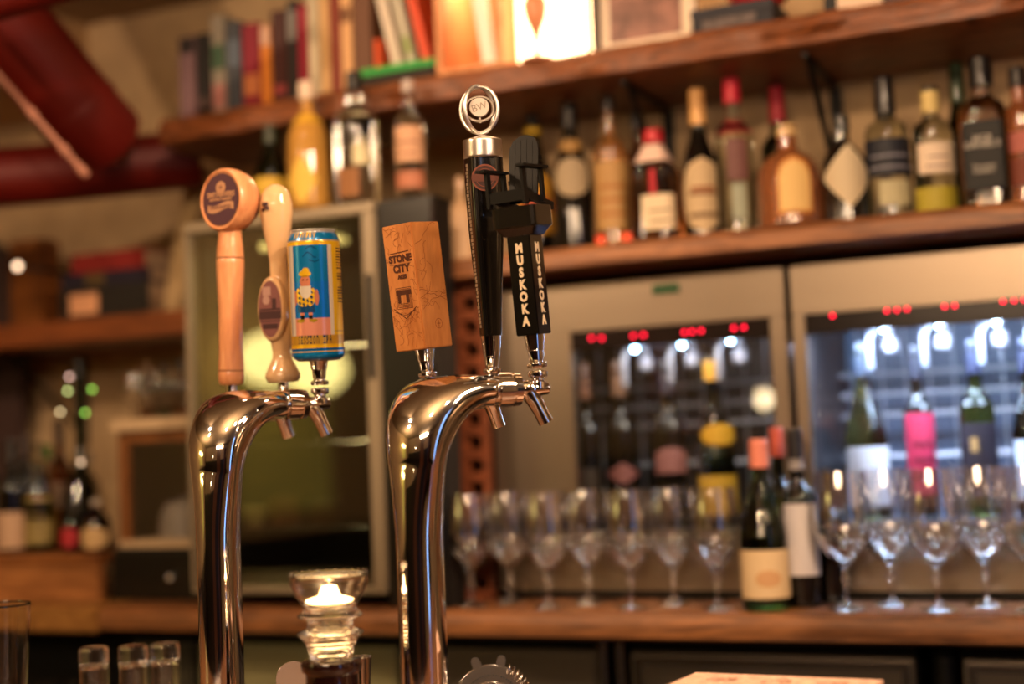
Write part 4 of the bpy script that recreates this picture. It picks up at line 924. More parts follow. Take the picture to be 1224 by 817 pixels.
it += [(.001, z1-.128, .007, z1-.128, .001), (.004, z1-.132, .004, z1-.124, .001)]
strokes(tb, MB, nr, bl/2, it, INK2, 'engraved_pattern')

# --- right 2: black tapered handle, steel cap, crossed rings
M, h, s = hframe(SR[1], 577, 178); Mz = localise(TR, M)
zlow = 48/s; zcap0, zcap1 = h-.012, h+.011
bm = BM(); yaw2 = Matrix.Rotation(radians(24), 4, 'Z')
lathe(bm, [(0, zlow), (.0125, zlow), (.0135, zlow+.03), (.0200, zcap0-.09), (.0222, zcap0-.03), (.0222, zcap0), (0, zcap0)], 48, M=Mz @ yaw2, sq=4.5, sy=.8)
t2 = obj('tap_handle', bm, BLK, TR, True, 'tall black tapered tap handle with a steel cap and crossed rings')
ferrule(Mz, TR, t2, s, ln=zlow)
bm = BM(); lathe(bm, [(.0235, zcap0), (.0242, zcap0+.001), (.0242, zcap1-.001), (.0235, zcap1), (.004, zcap1+.006), (0, zcap1+.007)], 48, M=Mz); obj('steel_cap', bm, mat('cap_steel', (.80, .76, .72), .28, 1), t2, True, 'brushed steel cap')
# printed side strip and round label
bm = BM()
for k in range(44):
    f = k/44; zz = zlow+.01+(zcap0-zlow-.016)*f; r = .0135+(.0222-.0135)*min(1, f*1.25)
    box(bm, -r*1.03, -r*1.03+.0006, -.0030, .0012+.001*((k*7) % 3), zz, zz+(zcap0-zlow)/60, Mz @ yaw2)
obj('printed_strip', bm, mat('silver_print', '#b8a48c', .35, .5), t2, False, 'silver lettering strip down the edge')
vz = zcap0-.026; cdir = Vector((.05, -1, 0)).normalized()
# label plane facing the lens on the tapered body
lm = frame(Vector((1, 0, 0)), Vector((0, -1, 0)), Vector((.0015, -.0225, vz)))
def disc(bm, r0, r1, Mt, z=0, n=40):
    a = [bm.verts.new(Mt @ Vector((r1*cos(2*pi*i/n), r1*sin(2*pi*i/n), z))) for i in range(n)]
    if r0 <= 0: bm.faces.new(a); return
    b = [bm.verts.new(Mt @ Vector((r0*cos(2*pi*i/n), r0*sin(2*pi*i/n), z))) for i in range(n)]
    for i in range(n): bm.faces.new((a[i], a[(i+1) % n], b[(i+1) % n], b[i]))
bm = BM(); disc(bm, 0, .0165, Mz @ lm); obj('round_label', bm, mat('rust_print', '#381610', .5), t2, False, 'round rust-red label')
bm = BM(); disc(bm, .0145, .0165, Mz @ lm, .0003); disc(bm, .0105, .0113, Mz @ lm, .0003); obj('label_ring', bm, mat('copper_print', '#7c4230', .4, .3), t2, False)
bm = BM(); box(bm, -.016, .016, -.0045, .0045, .0002, .0006, Mz @ lm); obj('label_banner', bm, mat('copper_dark', '#5a2a1c', .5), t2, False)
# crossed rings
rc = Vector((-.002, 0, zcap1+.0375)); 
def torus(bm, c0, R, r, ax, ex, sy=1.0, n=48):
    ax = Vector(ax).normalized(); ex = Vector(ex).normalized(); ey = ax.cross(ex)
    tube(bm, [Mz @ (c0+ex*R*cos(2*pi*k/n)+ey*R*sy*sin(2*pi*k/n)) for k in range(n)], r, 10, closed=True)
bm = BM(); torus(bm, rc, .0245, .0026, (-.35, -1, 0), (1, -.35, 0), 1.16); torus(bm, rc, .0245, .0026, (.75, -.75, 0), (.75, .75, 0), 1.2)
obj('crossed_ring', bm, mat('bright_nickel', (.92, .89, .86), .36, 1), t2, True, 'crossed nickel rings')
bm = BM(); torus(bm, rc+Vector((0, 0, .001)), .0178, .0019, (.05, -1, .35), (1, 0, 0), .95); mdir = Vector((.05, -1, .12)).normalized()
fm = frame(Vector((1, 0, 0)), mdir, rc+Vector((0, 0, .003)))
lathe(bm, [(0, -.002), (.0118, -.002), (.0125, -.0012), (.0125, .0012), (.0118, .002), (0, .002)], 36, M=Mz @ fm)
cyl(bm, Mz @ (rc+Vector((0, 0, -.009))), Mz @ (rc+Vector((0, 0, -.0165))), .0018)
obj('medallion', bm, mat('matt_nickel', (.42, .37, .33), .5, .8), t2, True)
text('BW', .0125, mat('dark_nickel', (.22, .18, .15), .5, .6), t2, Mz @ fm @ Matrix.Translation((0, 0, .0022)) @ Matrix.Rotation(.3, 4, 'Z'), ext=.0003)

# --- right 3: black prism with chair on top
M, h, s = hframe(SR[2], 622, 236); Mz = localise(TR, M); yaw3 = Matrix.Rotation(radians(-30), 4, 'Z'); MP = Mz @ yaw3
zlow = 43/s; zpt = zlow+.118; hw = .0155
bm = BM(); 
for z_, k_ in ((zlow, 1.0),): pass
v = box(bm, -hw, hw, -hw, hw, zlow, zpt, MP); t3 = obj('tap_handle', bev(bm, .0012), BLK, TR, True, 'black square tap handle with white vertical lettering and a small black garden chair on top')
ferrule(Mz, TR, t3, s, ln=zlow)
bm = BM(); lathe(bm, [(hw*1.25, zpt-.001), (.026, zpt+.008), (.029, zpt+.010), (.029, zpt+.033), (0, zpt+.033)], 4*16, M=MP @ Matrix.Rotation(0, 4, 'Z'), sq=14, sy=.80)
obj('platform', bm, BLK, t3, False)
ff = face_frames(M @ yaw3, hw); LET = mat('cream_lettering', '#e8d4b4', .5)
for n_ in ff:
    for k, chh in enumerate('MUSKOKA'):
        text(chh, .0150, LET, t3, on_face(MP, n_, hw, 0, zpt-.016-k*.0143, .0002) @ Matrix.Diagonal((.82, 1, 1, 1)), bold=.0008, ext=.0003)
# adirondack chair, facing local -Y
zc_ = zpt+.0335; bmc = MP @ Matrix.Translation((-.003, 0, zc_)) @ Matrix.Rotation(radians(-2), 4, 'Z')
def slat(bm, p, q, w_, th, Mx=bmc):
    p, q = Vector(p), Vector(q); d = (q-p); ln = d.length; x = Vector((1, 0, 0)); fr = frame(x, d, p); box(bm, -w_/2, w_/2, -th/2, th/2, 0, ln, Mx @ fr)
bm = BM()
fb = frame((1, 0, 0), (0, .20, 1), (0, .012, .006)); hw2 = .0205
prism(bm, [(-hw2*.92, 0), (hw2*.92, 0), (hw2, .060), (hw2*.94, .070), (hw2*.72, .0775), (hw2*.36, .0815), (0, .083), (-hw2*.36, .0815), (-hw2*.72, .0775), (-hw2*.94, .070), (-hw2, .060)], -.0015, .0015, bmc @ fb)
for k in (-3, -1, 1, 3): prism(bm, [(k*.0041-.0004, .004), (k*.0041+.0004, .004), (k*.0041+.0004, .078-abs(k)*.0014), (k*.0041-.0004, .078-abs(k)*.0014)], -.0019, -.0015, bmc @ fb)
CHB = mat('chair_black', '#0c0a09', .42, spec=.3)
o = obj('chair_back', bm, CHB, t3, True)
for k in range(-2, 3): pass
bm = BM()
for k in range(6): slat(bm, (-.022, -.022+k*.0066, .0165-.0014*k), (.022, -.022+k*.0066, .0165-.0014*k), .0055, .0022) if False else box(bm, -.0225, .0225, -.026+k*.0068, -.0205+k*.0068, .0165-.0013*k, .0188-.0013*k, bmc)
obj('chair_seat', bm, CHB, t3, False)
bm = BM()
for sx in (-1, 1):
    box(bm, sx*.0275-.006, sx*.0275+.006, -.036, .020, .043, .0462, bmc)
    box(bm, sx*.0245-.002, sx*.0245+.002, -.029, -.021, .0, .043, bmc)
    slat(bm, (sx*.0225, -.026, .013), (sx*.0225, .040, .0), .004, .009)
    box(bm, sx*.026-.0018, sx*.026+.0018, .010, .017, .004, .043, bmc)
box(bm, -.0225, .0225, -.028, -.0255, .005, .0165, bmc)
box(bm, -.024, .024, .020, .024, .030, .035, bmc); box(bm, -.020, .020, .027, .030, .056, .061, bmc)
obj('chair_frame', bm, CHB, t3, False)

# --- left 1: turned wood with round drum head
M, h, s = hframe(SL[0], 275, 285); Mz = localise(TL, M)
def pr(px_): return px_/s
zb_ = .012
bm = BM(); prof = [(.0, zb_), (.0145, zb_), (.0170, zb_+.004), (.0178, zb_+.010), (.0176, zb_+.0185), (.0172, zb_+.0195), (.0176, zb_+.0205), (.0163, zb_+.045), (.0165, h*.52), (.0185, h*.75), (.0190, h*.84), (.0187, h*.868), (.0180, h*.873), (.0186, h*.878), (.0176, h*.95), (.0160, h+.002), (.0158, h+.02), (0, h+.02)]
lathe(bm, prof, 40, M=Mz); l1 = obj('tap_handle', bm, WOODT, TL, True, 'turned pale wood tap handle with a round drum head')
bm = BM()
for zz in (zb_+.0195, h*.873): lathe(bm, [(.01, zz-.0008), (.01843 if zz > .1 else .01745, zz-.0008), (.01843 if zz > .1 else .01745, zz+.0008), (.01, zz+.0008)], 40, M=Mz)
obj('burnt_groove', bm, mat('burnt_line', '#3a1c0e', .8), l1, True)
bm = BM(); lathe(bm, [(.008, 0), (.008, .03)], 20, M=Mz); obj('ferrule', bm, CHROME, l1)
# drum: axis points to the lens and left
dc_w = onD(277, 240, proj(SL[0])[2]); nd = (-fw*.79-rt*.60+up*.02).normalized()
Dm = localise(TL, frame(rt, nd, dc_w)); dR = .0445
bm = BM(); lathe(bm, [(0, -.030), (.018, -.030), (.032, -.024), (.0405, -.012), (.0435, .0), (.0440, .010), (.0425, .018), (.0405, .0205), (.0385, .0205), (.0375, .0192), (0, .0192)], 56, M=Dm)
dh = obj('drum_head', bm, WOODT, l1, True, 'round pale wood head'); 
PL = mat('plum_print', '#472430', .6); TANP = mat('tan_print', '#b0805c', .6)
bm = BM(); disc(bm, 0, .0350, Dm, .0196); obj('badge', bm, PL, l1, False, 'plum-brown round badge')
bm = BM(); disc(bm, .0352, .0362, Dm, .0197); obj('badge_ring', bm, mat('thin_ring', '#6a4428', .6), l1, False)
bm = BM(); lathe(bm, [(0, .0198), (.0095, .0198), (.0095, .0201), (0, .0201)], 24, M=Dm @ Matrix.Translation((0, .0165, 0)), sy=.9); 
wv = []
for k in range(13):
    u = -.026+.052*k/12; v_ = -.0105+.0028*sin(u*110); wv.append((u, v_))
for (u0, v0), (u1, v1) in zip(wv, wv[1:]):
    bm.faces.new([bm.verts.new(Dm @ Vector(q)) for q in ((u0, v0-.005, .0199), (u1, v1-.005, .0199), (u1, v1+.005, .0199), (u0, v0+.005, .0199))])
obj('badge_emblem', bm, TANP, l1, False)
text('SMITHAVERS', .0098, TANP, l1, Dm @ Matrix.Translation((0, .0065, .0199)), ext=.0002, bold=.0003)
text('BREWING COMPANY', .0046, TANP, l1, Dm @ Matrix.Translation((0, .0002, .0199)), ext=.0002, bold=.0002)
text('HANDCRAFTED', .0058, PL, l1, Dm @ Matrix.Translation((0, -.0105, .0201)), ext=.0001)
text('VS', .006, PL, l1, Dm @ Matrix.Translation((0, .0165, .0203)), ext=.0001)

# --- left 2: glazed ceramic handle
CER = mat('glazed_ceramic', '#d3ac80', .12, coat=.6, spec=.6)
M, h, s = hframe(SL[1], 329, 219); Mz = localise(TL, M); 
bm = BM(); f = 1/s
pf = [(0, 0.012), (.020, .012), (.0235, .017), (.0240, .022), (.020, .030), (.0135, .042), (.0125, .052), (.0150, .066), (.0180, .082), (.0190, .098), (.0175, .116), (.0142, .132), (.0120, .150), (.0122, .168), (.0150, .190), (.0195, .212), (.0222, .230), (.0222, .243), (.0195, .256), (.013, .265), (.006, .269), (0, .270)]
kz = h/.270
lathe(bm, [(r, .012+(z-.012)*kz*1.0) for r, z in pf], 44, M=Mz, sy=.80); l2 = obj('tap_handle', bm, CER, TL, True, 'glazed cream ceramic tap handle with an oval badge')
md = (-fw*.86-rt*.50).normalized(); ctr = localise(TL, Matrix.Translation(onD(323, 369, proj(SL[1])[2]-.012)))
mv = frame(rt, md, (0, 0, 0)); zaxis = (M.to_3x3() @ Vector((0, 0, 1))); mv = frame(zaxis.cross(md), md, (0, 0, 0)); mv.translation = ctr.translation
bm = BM(); lathe(bm, [(0, -.012), (.0245, -.012), (.0265, -.006), (.0255, -.002), (.0240, .0), (.0228, .0003), (0, .0003)], 48, M=mv, sx=.90, sy=1.72); obj('oval_boss', bm, CER, l2, True)
me_ = Matrix.Diagonal((.90, 1.72, 1, 1))
bm = BM(); disc(bm, 0, .0222, mv @ me_, .0007); obj('oval_badge', bm, mat('mauve_print', '#7c4c4c', .4), l2, False, 'mauve oval picture badge')
bm = BM()
for a, b in ((-.002, .0005), (-.0175, -.016)): box(bm, -.0185, .0185, a, b, .0008, .0010, mv)
box(bm, -.0195, .0195, -.014, -.003, .0008, .0010, mv); box(bm, .004, .011, 0, .014, .0008, .0010, mv); box(bm, -.013, .013, -.027, -.020, .0008, .0010, mv)
obj('badge_picture', bm, mat('plum_dark', '#3c1c22', .5), l2, False)
bm = BM(); box(bm, -.012, .002, .018, .030, .0008, .0010, mv); lathe(bm, [(0, .0008), (.006, .0008), (.006, .0011), (0, .0011)], 20, M=mv @ Matrix.Translation((-.006, .012, 0))); obj('badge_light', bm, mat('pale_mauve', '#b08a80', .5), l2, False)
# small plum transfer near the top
tm = onD(316, 247, proj(SL[1])[2]-.016)
bm = BM(); fr = localise(TL, frame(rt, (-fw*.6-rt*.8).normalized(), tm))
for (a, b, w_, h_) in ((-.004, .001, .008, .005), (.001, -.004, .006, .004), (-.006, -.006, .004, .004)): box(bm, a, a+w_, b, b+h_, -.003, .0016, fr)
obj('transfer_print', bm, mat('plum_dark'), l2, False)
bm = BM(); lathe(bm, [(.0075, -.001), (.0075, .014)], 20, M=Mz); obj('ferrule', bm, CHROME, l2)

# --- left 3: beer can
M, h, s = hframe(SL[2], 374, 275); Mz = localise(TL, M); zlow = 30/s+.002
HCN = h-zlow; RC = 31.2/s
FONT = {'A': '010101111101101', 'B': '110101110101110', 'E': '111100110100111', 'I': '111010010010111', 'N': '110101101101101', 'O': '010101101101010', 'P': '110101110100100', 'R': '110101110101101', 'S': '011100010001110', 'W': '101101101111101', 'Y': '101101010010010', ' ': '0'*15}
def glyph(s_, u, v):
    """u, v in 0..1 over the whole word"""
    n = len(s_)*4-1; i = int(u*n); j = int((1-v)*5)
    if i < 0 or i >= n or j < 0 or j > 4 or i % 4 == 3: return False
    return FONT[s_[i//4]][j*3+i % 4] == '1'
def C(h_): return lin(h_)[:3]
cB, cY, cS, cPk, cN, cW, cF = C('#0478b8'), C('#f0c020'), C('#b8b4ac'), C('#e89a80'), C('#0c2c44'), C('#e6dccc'), C('#d88868')
def el(u, v, cu, cv, ru, rv): return ((u-cu)/ru)**2+((v-cv)/rv)**2 < 1
def can_col(ph, f):
    """ph: degrees right of the lens line, f: 0 bottom .. 1 top"""
    if f < .022 or f > .985: return cS
    if f < .085: return cY if .068 < f < .076 else cB
    if f < .125: return cY if f > .10 else C('#0858a0')
    if f < .195:
        if -46 < ph < 40 and glyph('SESSION IPA', (ph+46)/78, (f-.132)/.055): return cN
        return C('#c89a34')
    if f > .915:
        if -50 < ph < 10 and glyph('BREWERY', (ph+50)/55, (f-.925)/.045): return cY
        return cY if ph > 52 and .945 < f < .952 else cB
    if f > .875: return cY
    if ph < -62: return cY if ph < -75 else cS
    if ph < -52: return cW  # white bands beside the blue panel paint in the can's highlights
    if ph > 30:
        if ph < 40: return cW
        if ph > 56 and ((.69 < f < .86) or (.60 < f < .66) or (.44 < f < .56)) and int(f*95) % 2 == 0 and ph < 82+8*sin(f*300): return C('#3a3420')
        if .22 < f < .226: return cN
        return cY
    u, v = sin(radians(ph))*32, (f-.5)*150        # millimetre-like units as seen
    u += 12; v += 3
    if el(u, v, 0, 27, 7.2, 4) or el(u, v, 1, 31, 4, 3): return cY if not el(u, v, 0, 24, 7, 1.2) else C('#b88a10')
    if el(u, v, 0, 9, 7, 10) and v < 13: return cW
    if el(u, v, 0, 18, 6.2, 7.5): return cF if not (el(u, v, -2.5, 20, 1.1, 1) or el(u, v, 2.5, 20, 1.1, 1)) else C('#6a2c20')
    if el(u, v, 13, 0, 2.6, 9) or el(u, v, -13, 0, 2.6, 9): return cF
    if el(u, v, 0, 2, 12.5, 13) and v > -10: return cY if (sin(u*1.3+2)+cos(v*1.1+u*.4)) > -.35 else C('#0c3c5c')
    if abs(u) < 10 and -17 < v < -8: return C('#13487c')
    if abs(abs(u)-5) < 2.2 and -24 < v < -16: return cF if v > -20 else C('#221c1c')
    if el(u, v, -7, -26, 5, 2) or el(u, v, 8, -26, 5, 2): return C('#a88c1c')
    if f < .325: return cPk
    a = abs(v-(48+3*sin(u*.35))) < .8 and -2 < u < 14; b = abs(v-(58-abs(u-8)*.5)) < .7 and 2 < u < 16; c_ = abs(v-(40+abs(u-12)*.4)) < .7 and 5 < u < 18
    if a or b or c_: return C('#083f78')
    return cB if f > .60 else C('#0a72c8')
prof = [(.70, 0, 0), (.80, .004, 0), (.92, .022, 1), (1, .045, 1)]+[(1, .045+(.90-.045)*k/230, 1) for k in range(1, 231)]+[(.985, .92, 1), (.93, .945, 1), (.87, .968, 1), (.84, .978, 0), (.84, .985, 0), (.865, .99, 0), (.865, 1.0, 0), (.82, 1.0, 0), (.80, .985, 0), (0, .985, 0)]
bm = BM(); nC = 288; rings = []
for r, f, _ in prof:
    if r == 0: rings.append([bm.verts.new(Mz @ Vector((0, 0, zlow+f*HCN)))]); continue
    rings.append([bm.verts.new(Mz @ Vector((r*RC*cos(2*pi*i/nC), r*RC*sin(2*pi*i/nC), zlow+f*HCN))) for i in range(nC)])
for a, b in zip(rings, rings[1:]):
    for i in range(nC):
        if len(b) == 1: bm.faces.new((a[i], a[(i+1) % nC], b[0]))
        else: bm.faces.new((a[i], a[(i+1) % nC], b[(i+1) % nC], b[i]))
bm.faces.new(list(reversed(rings[0])))
me = bpy.data.meshes.new('tap_handle'); bm.to_mesh(me); bm.free()
at = me.color_attributes.new('paint', 'FLOAT_COLOR', 'POINT'); vi = 0; cols = []
cdir = Mz.to_3x3().inverted() @ (-ray(378, 350)); ph0 = atan2(cdir.y, cdir.x)
for r, f, _ in prof:
    if r == 0: cols += [*cS, 1]; continue
    for i in range(nC):
        ph = math.degrees((2*pi*i/nC-ph0+pi) % (2*pi)-pi); cols += [*(can_col(ph, f) if _ else cS), 1]
at.data.foreach_set('color', cols); me.materials.append(painted('can_print', .22, .35)); me.shade_smooth()
o = bpy.data.objects.new('tap_handle', me); COL.objects.link(o); o.parent = TL; o['label'] = 'blue and yellow beer can used as a tap handle'
ferrule(Mz, TL, o, s, r1=.0135, ln=zlow+.004)

# ------------------------------------------------------------------ insulator lamp
t0 = 1.60; sc_ = t0/F; p = onD(393, 690, t0); 
zt0 = onD(393, 685, t0).z; zof = lambda py: zt0-(py-685)*sc_*1.0
T = thing('insulator_lamp', 'glowing clear ribbed glass insulator lamp on a dark brown glass base', 'lamp', (p.x, p.y, ZB))
def Zl(py): return zof(py)-ZB
outer = [(25, 784), (26, 781), (25.6, 779.5), (27, 777), (26.6, 775.5), (28.4, 773), (28, 771.5), (30, 769), (30, 767), (34, 761), (39, 757), (40, 754.5), (34, 751.5), (28.5, 749.5), (27.2, 748), (27.8, 746.5), (26.8, 745), (27.6, 743.5), (26.8, 742), (28, 739.5), (38, 736), (39, 733), (33, 729), (31, 725), (36, 718), (42, 708), (46, 698), (47.5, 692), (48, 687), (46.5, 684), (44, 684)]
inner = [(43.5, 687), (43.5, 694), (38.5, 708), (33, 717), (30, 719.5), (0, 720)]
bm = BM(); lathe(bm, [(r*sc_, Zl(y_)) for r, y_ in outer+inner], 56, close=False)
bm.faces.ensure_lookup_table(); 
lo = [v for v in bm.verts if abs(v.co.z-Zl(784)) < 1e-6]; bmesh.ops.contextual_create(bm, geom=lo)
obj('glass_insulator', bm, mat('lamp_glass', (1, .93, .82), .10, trans=1, ior=1.47), T, True, 'clear ribbed glass')
bm = BM(); lathe(bm, [(0, Zl(718.6)), (29*sc_, Zl(718.4)), (29*sc_, Zl(716.5)), (14*sc_, Zl(709)), (8*sc_, Zl(699)), (0, Zl(696))], 32); obj('light_source', bm, mat('lamp_core', '#fff0d8', .5, emit='#ffd090', es=8), T, True, 'bright warm light inside the glass')
bm = BM()
for k in range(26):
    a = 2*pi*k/26; q = Vector((cos(a)*45.5*sc_, sin(a)*45.5*sc_, Zl(683.5))); bmesh.ops.create_uvsphere(bm, u_segments=8, v_segments=6, radius=.0015, matrix=Matrix.Translation(q))
obj('rim_bead', bm, MATS['lamp_glass'], T)
bm = BM(); lathe(bm, [(0, Zl(687.5)), (43*sc_, Zl(687.5)), (43*sc_, Zl(685.8)), (0, Zl(685.2))], 48); obj('top_lens', bm, mat('frosted_lens', (1, .95, .88), .35, trans=1, ior=1.4), T)
BG = mat('dark_brown_glass', '#180806', .12, coat=.7)
bm = BM(); lathe(bm, [(0, Zl(784.5)), (30*sc_, Zl(784.5)), (35*sc_, Zl(787)), (36.5*sc_, Zl(792)), (35*sc_, Zl(799)), (31*sc_, Zl(803)), (31*sc_, Zl(815)), (33*sc_, Zl(830)), (40*sc_, Zl(850)), (46*sc_, .001), (0, .001)], 48, close=False); obj('brown_glass_base', bm, BG, T, True, 'dark brown glass base')

# ------------------------------------------------------------------ glassware on the front bar
bm = BM(); lathe(bm, [(0, 0), (.0190, 0), (.0202, .004), (.0208, .060), (.0210, .130), (.0195, .1345), (.0, .135)] if False else [(.0212, 0), (.0208, .128), (.0195, .133), (0, .1335), (0, .113), (.0165, .110), (.0185, .104), (.0192, 0)], 40, close=False)
bmesh.ops.recalc_face_normals(bm, faces=bm.faces[:])
lo = [v for v in bm.verts if v.co.z < 1e-6]
ot = None; LAB = ['leftmost upturned tall shot glass on the front bar', 'middle upturned tall shot glass on the front bar', 'rightmost upturned tall shot glass, beside the left beer tower']
for k, (px, tt) in enumerate([(112, 1.99), (159, 1.99), (197, 2.0)]):
    zt1 = onD(px, 773, tt); z_h = zt1.z-ZB
    if ot is None:
        n2 = BM(); H_ = z_h; lathe(n2, [(.0212, 0), (.0205, H_-.004), (.0190, H_-.0008), (0, H_), (0, H_-.021), (.0160, H_-.024), (.0182, H_-.030), (.0194, 0), (.0212, 0)], 40, close=False); bmesh.ops.remove_doubles(n2, verts=n2.verts[:], dist=1e-6)
        o = obj('shot_glass', n2, CLEARG); ot = o
    else: o = ot.copy(); COL.objects.link(o)
    o.location = (zt1.x, zt1.y, ZB+.0008); tag(o, LAB[k], 'shot glass', 'upturned shot glasses on the bar')
q = onD(-1, 722, 1.9); H_ = q.z-ZB
n2 = BM(); lathe(n2, [(0, 0), (.028, 0), (.030, .004), (.0405, H_-.001), (.0402, H_), (.0392, H_), (.0388, H_-.002), (.0288, .016), (.027, .014), (0, .014)], 48, close=False); o = obj('pint_glass', n2, CLEARG); o.location = (q.x, q.y, ZB+.0008); tag(o, 'empty upright pint glass cut off by the left edge of the photo', 'pint glass')

# strainer in a tin
CW = onD(588, 842, 1.62)
T = thing('shaker_tin', 'steel shaker tin holding the cocktail strainer just under the photo edge', 'shaker tin', (CW.x, CW.y, ZB+.0005))
hz_ = CW.z-ZB-.020
bm = BM(); lathe(bm, [(0, 0), (.028, 0), (.030, .002), (.040, hz_), (.0385, hz_), (.0275, .006), (0, .004)], 40, close=False); obj('tin_body', bm, STEEL, T)
nrm = (-fw*.95+up*.22+rt*.12).normalized(); SM = frame(rt, nrm, CW); r_ = .045
T = thing('cocktail_strainer', 'steel spring-edged cocktail strainer with two prongs poking up at the bottom of the photo', 'strainer', M=SM)
bm = BM(); lathe(bm, [(0, -.0008), (r_-.001, -.0008), (r_, 0), (r_-.001, .0008), (.026, .0008), (.025, .0016), (0, .0016)], 56); pl = obj('perforated_plate', bm, STEEL, T)
bm = BM()
for k in range(26):
    a = pi*(.12+.76*k/25)
    lathe(bm, [(0, .0009), (.0013, .0009), (.0013, .0012), (0, .0012)], 8, M=Matrix.Translation((cos(a)*.033, sin(a)*.033, 0)), sx=.8)
for k in range(9): lathe(bm, [(0, .0017), (.0010, .0017), (.0010, .0019), (0, .0019)], 8, M=Matrix.Translation((.010*cos(2*pi*k/9), .014+.008*sin(2*pi*k/9), 0)))
obj('drain_hole', bm, MATTE, pl)
for a in (radians(112), radians(78)):
    d = Vector((cos(a), sin(a), 0)); x = Vector((-d.y, d.x, 0)); fr = Matrix((x, Vector((0, 0, 1)), d)).transposed().to_4x4(); fr.translation = d*(r_-.004)
    bm = BM(); prism(bm, [(-.0055, 0), (.0055, 0), (.0050, .011), (.0035, .0145), (0, .0158), (-.0035, .0145), (-.0050, .011)], -.0007, .0007, fr); obj('prong', bm, STEEL, T, False)
pts = []; turns = 30
for k in range(turns*10+1):
    a = radians(66)-radians(215)*k/(turns*10); b_ = 2*pi*k/10; rr = r_-.001+.0052*cos(b_); pts.append((cos(a)*rr, sin(a)*rr, .0052*sin(b_)))
bm = BM(); tube(bm, pts, .00095, 6); obj('spring_coil', bm, STEEL, T)
# small steel jigger and a steel disc beside the lamp
q = onD(431, 784, 1.72); H_ = q.z-ZB
bm = BM(); lathe(bm, [(0, .001), (.016, .001), (.017, .004), (.008, H_*.45), (.008, H_*.5), (.0135, H_-.001), (.013, H_), (.0115, H_), (.006, H_*.55), (0, H_*.54)], 36, close=False); o = obj('jigger', bm, STEEL); o.location = (q.x, q.y, ZB+.0005); tag(o, 'small steel jigger behind the right side of the lamp base', 'jigger')
q = onD(352, 822, 1.70); n2 = BM(); H_ = q.z-ZB+.01
T = thing('bar_spoon_rest', 'round steel disc on a short stand behind the left side of the lamp base', 'disc', (q.x, q.y, ZB+.0005))
fr = frame(rt, -fw, (0, 0, H_)); bm = BM(); lathe(bm, [(0, -.001), (.0215, -.001), (.022, 0), (.0215, .001), (0, .001)], 40, M=fr); obj('disc', bm, STEEL, T)
bm = BM(); cyl(bm, (0, 0, 0), (0, 0, H_-.018), .004); lathe(bm, [(0, 0), (.018, 0), (.016, .004), (0, .005)], 24); obj('stand', bm, STEEL, T)

# ------------------------------------------------------------------ cored bricks
BR = mat('clay_brick', '#d2a890', .85, bump=.5, bscale=90, var=.28)
ztb = ZB+.001+.117
pA, pB, pF = onZ(832, 802, ztb), onZ(1056, 811, ztb), onZ(779, 816, ztb)
xd = (pB-pA); wl = xd.length; xd.normalize()
ang = atan2(xd.y, xd.x); dp = .095
def brick(z0, label, vis):
    o = thing('cored_brick', label, 'brick', (pA.x, pA.y, z0), ang, None)
    bm = BM(); hw_ = .0575; nx = 24
    # solid block with three through-holes, built as strips around the holes
    holes = [(wl*(.5+.29*k), -dp*.40, .017) for k in (-1, 0, 1)]
    # top face and bottom face with holes via triangle fill
    def cap(z, flip):
        outer = [bm.verts.new((x_, y_, z)) for x_, y_ in ((0, -dp), (wl, -dp), (wl, 0), (0, 0))]; es = [bm.edges.new((outer[i], outer[(i+1) % 4])) for i in range(4)]; hv = []
        for hx, hy, hr_ in holes:
            vs = [bm.verts.new((hx+hr_*cos(2*pi*i/20), hy+hr_*sin(2*pi*i/20), z)) for i in range(20)]; es += [bm.edges.new((vs[i], vs[(i+1) % 20])) for i in range(20)]; hv.append(vs)
        bmesh.ops.triangle_fill(bm, edges=es, use_beauty=True); return outer, hv
    o0, h0_ = cap(0, 1); o1, h1_ = cap(hw_, 0)
    for i in range(4): bm.faces.new((o0[i], o0[(i+1) % 4], o1[(i+1) % 4], o1[i]))
    for a_, b_ in zip(h0_, h1_):
        for i in range(20): bm.faces.new((a_[(i+1) % 20], a_[i], b_[i], b_[(i+1) % 20]))
    obj('brick_body', bm, BR, o, False)
    return o
t_ = brick(ZB+.001+.0585, 'pinkish clay brick with three core holes, top of the stack at the bottom right', True)
t_ = brick(ZB+.0008, 'clay brick under the pinkish cored brick at the bottom right', False)

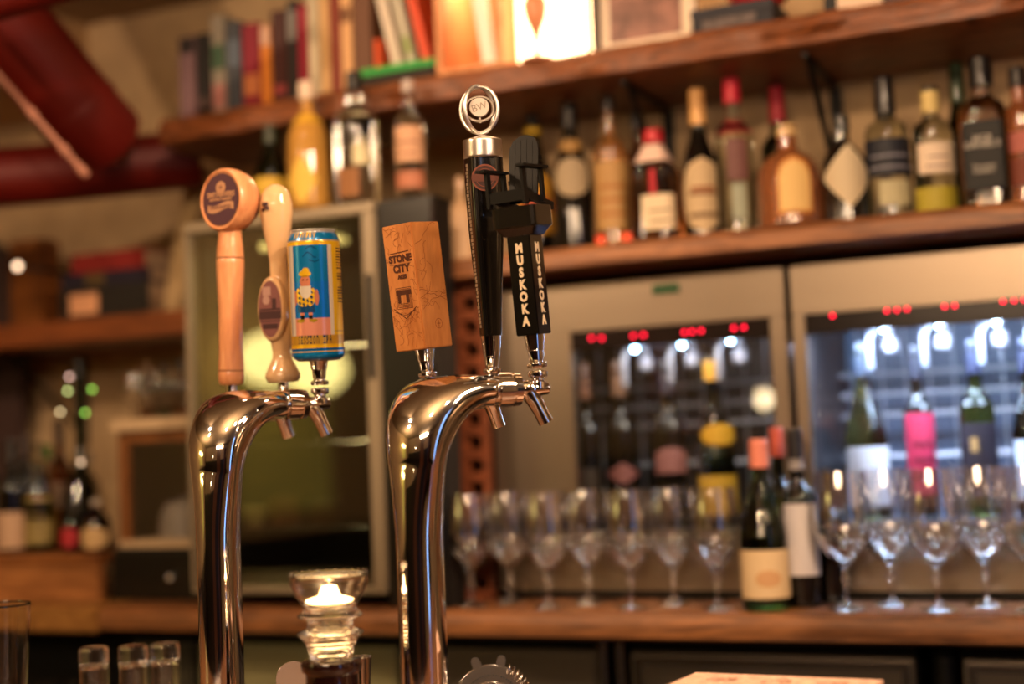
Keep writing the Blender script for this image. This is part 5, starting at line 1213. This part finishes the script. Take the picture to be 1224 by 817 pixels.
# tiny glowing beads added for the glints on the bottles round the decanter neck
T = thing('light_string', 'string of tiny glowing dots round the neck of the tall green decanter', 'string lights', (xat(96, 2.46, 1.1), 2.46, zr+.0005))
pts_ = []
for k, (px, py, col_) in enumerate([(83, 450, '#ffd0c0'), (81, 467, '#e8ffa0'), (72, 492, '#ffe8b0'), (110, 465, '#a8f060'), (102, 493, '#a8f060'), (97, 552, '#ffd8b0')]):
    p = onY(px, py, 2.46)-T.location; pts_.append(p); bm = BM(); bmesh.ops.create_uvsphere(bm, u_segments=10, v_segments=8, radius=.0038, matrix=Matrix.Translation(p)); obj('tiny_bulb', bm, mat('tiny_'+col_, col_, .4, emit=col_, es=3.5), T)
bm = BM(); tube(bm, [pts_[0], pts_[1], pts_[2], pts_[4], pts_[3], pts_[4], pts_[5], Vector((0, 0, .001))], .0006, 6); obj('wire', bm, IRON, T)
# globe lamp in the room, mirrored in the dispenser door
T = thing('globe_lamp', 'small glowing globe floor lamp behind the guests, mirrored in the left wine dispenser door', 'lamp', (-1.60, -1.3, .001))
bm = BM(); bmesh.ops.create_uvsphere(bm, u_segments=24, v_segments=16, radius=.028, matrix=Matrix.Translation((0, 0, 1.385)) @ Matrix.Diagonal((1, 1, 1.3, 1))); obj('globe', bm, mat('globe_glow', '#fff0d0', .5, emit='#ffe0b0', es=24), T)
bm = BM(); cyl(bm, (0, 0, .01), (0, 0, 1.350), .01, n=12); lathe(bm, [(0, 0), (.14, 0), (.14, .012), (.02, .02), (0, .02)], 32); obj('pole', bm, IRON, T)

# ------------------------------------------------------------------ unseen pendant lamps added over the guests' side for fill and reflections
def pendant(x, y, z, pw, label, es=30, rad=.032):
    T = thing('pendant_lamp', label, 'lamp', (x, y, z), 0, 'pendant lamps over the front bar')
    bm = BM(); bmesh.ops.create_uvsphere(bm, u_segments=20, v_segments=14, radius=rad); obj('bulb', bm, mat('bulb_glow', '#ffe0b0', .5, emit='#ffb868', es=es), T)
    bm = BM(); lathe(bm, [(.12, -.02), (.115, .02), (.07, .08), (.03, .11), (.02, .15), (.017, .15), (.025, .105), (.065, .075), (.11, .018), (.117, -.02)], 36, close=False); obj('lamp_shade', bm, IRON, T)
    bm = BM(); cyl(bm, (0, 0, .14), (0, 0, ZC-z-.001), .003, n=8); obj('cord', bm, MATTE, T)
    point('pendant_light', (x, y, z-.045), pw, WARM, .03)
pendant(-.15, 1.2, 1.86, 6, 'pendant lamp over the bar, above the brick', rad=.022)
pendant(.32, 1.25, 1.86, 6, 'pendant lamp over the bar, right of the brick', rad=.022)
pendant(.55, .75, 1.98, 7, 'pendant lamp over the bar right of the camera')
pendant(-1.75, .55, 1.98, 5, 'pendant lamp over the bar left of the camera')
pendant(.1, -1.3, 1.95, 6, 'pendant lamp behind the guests')
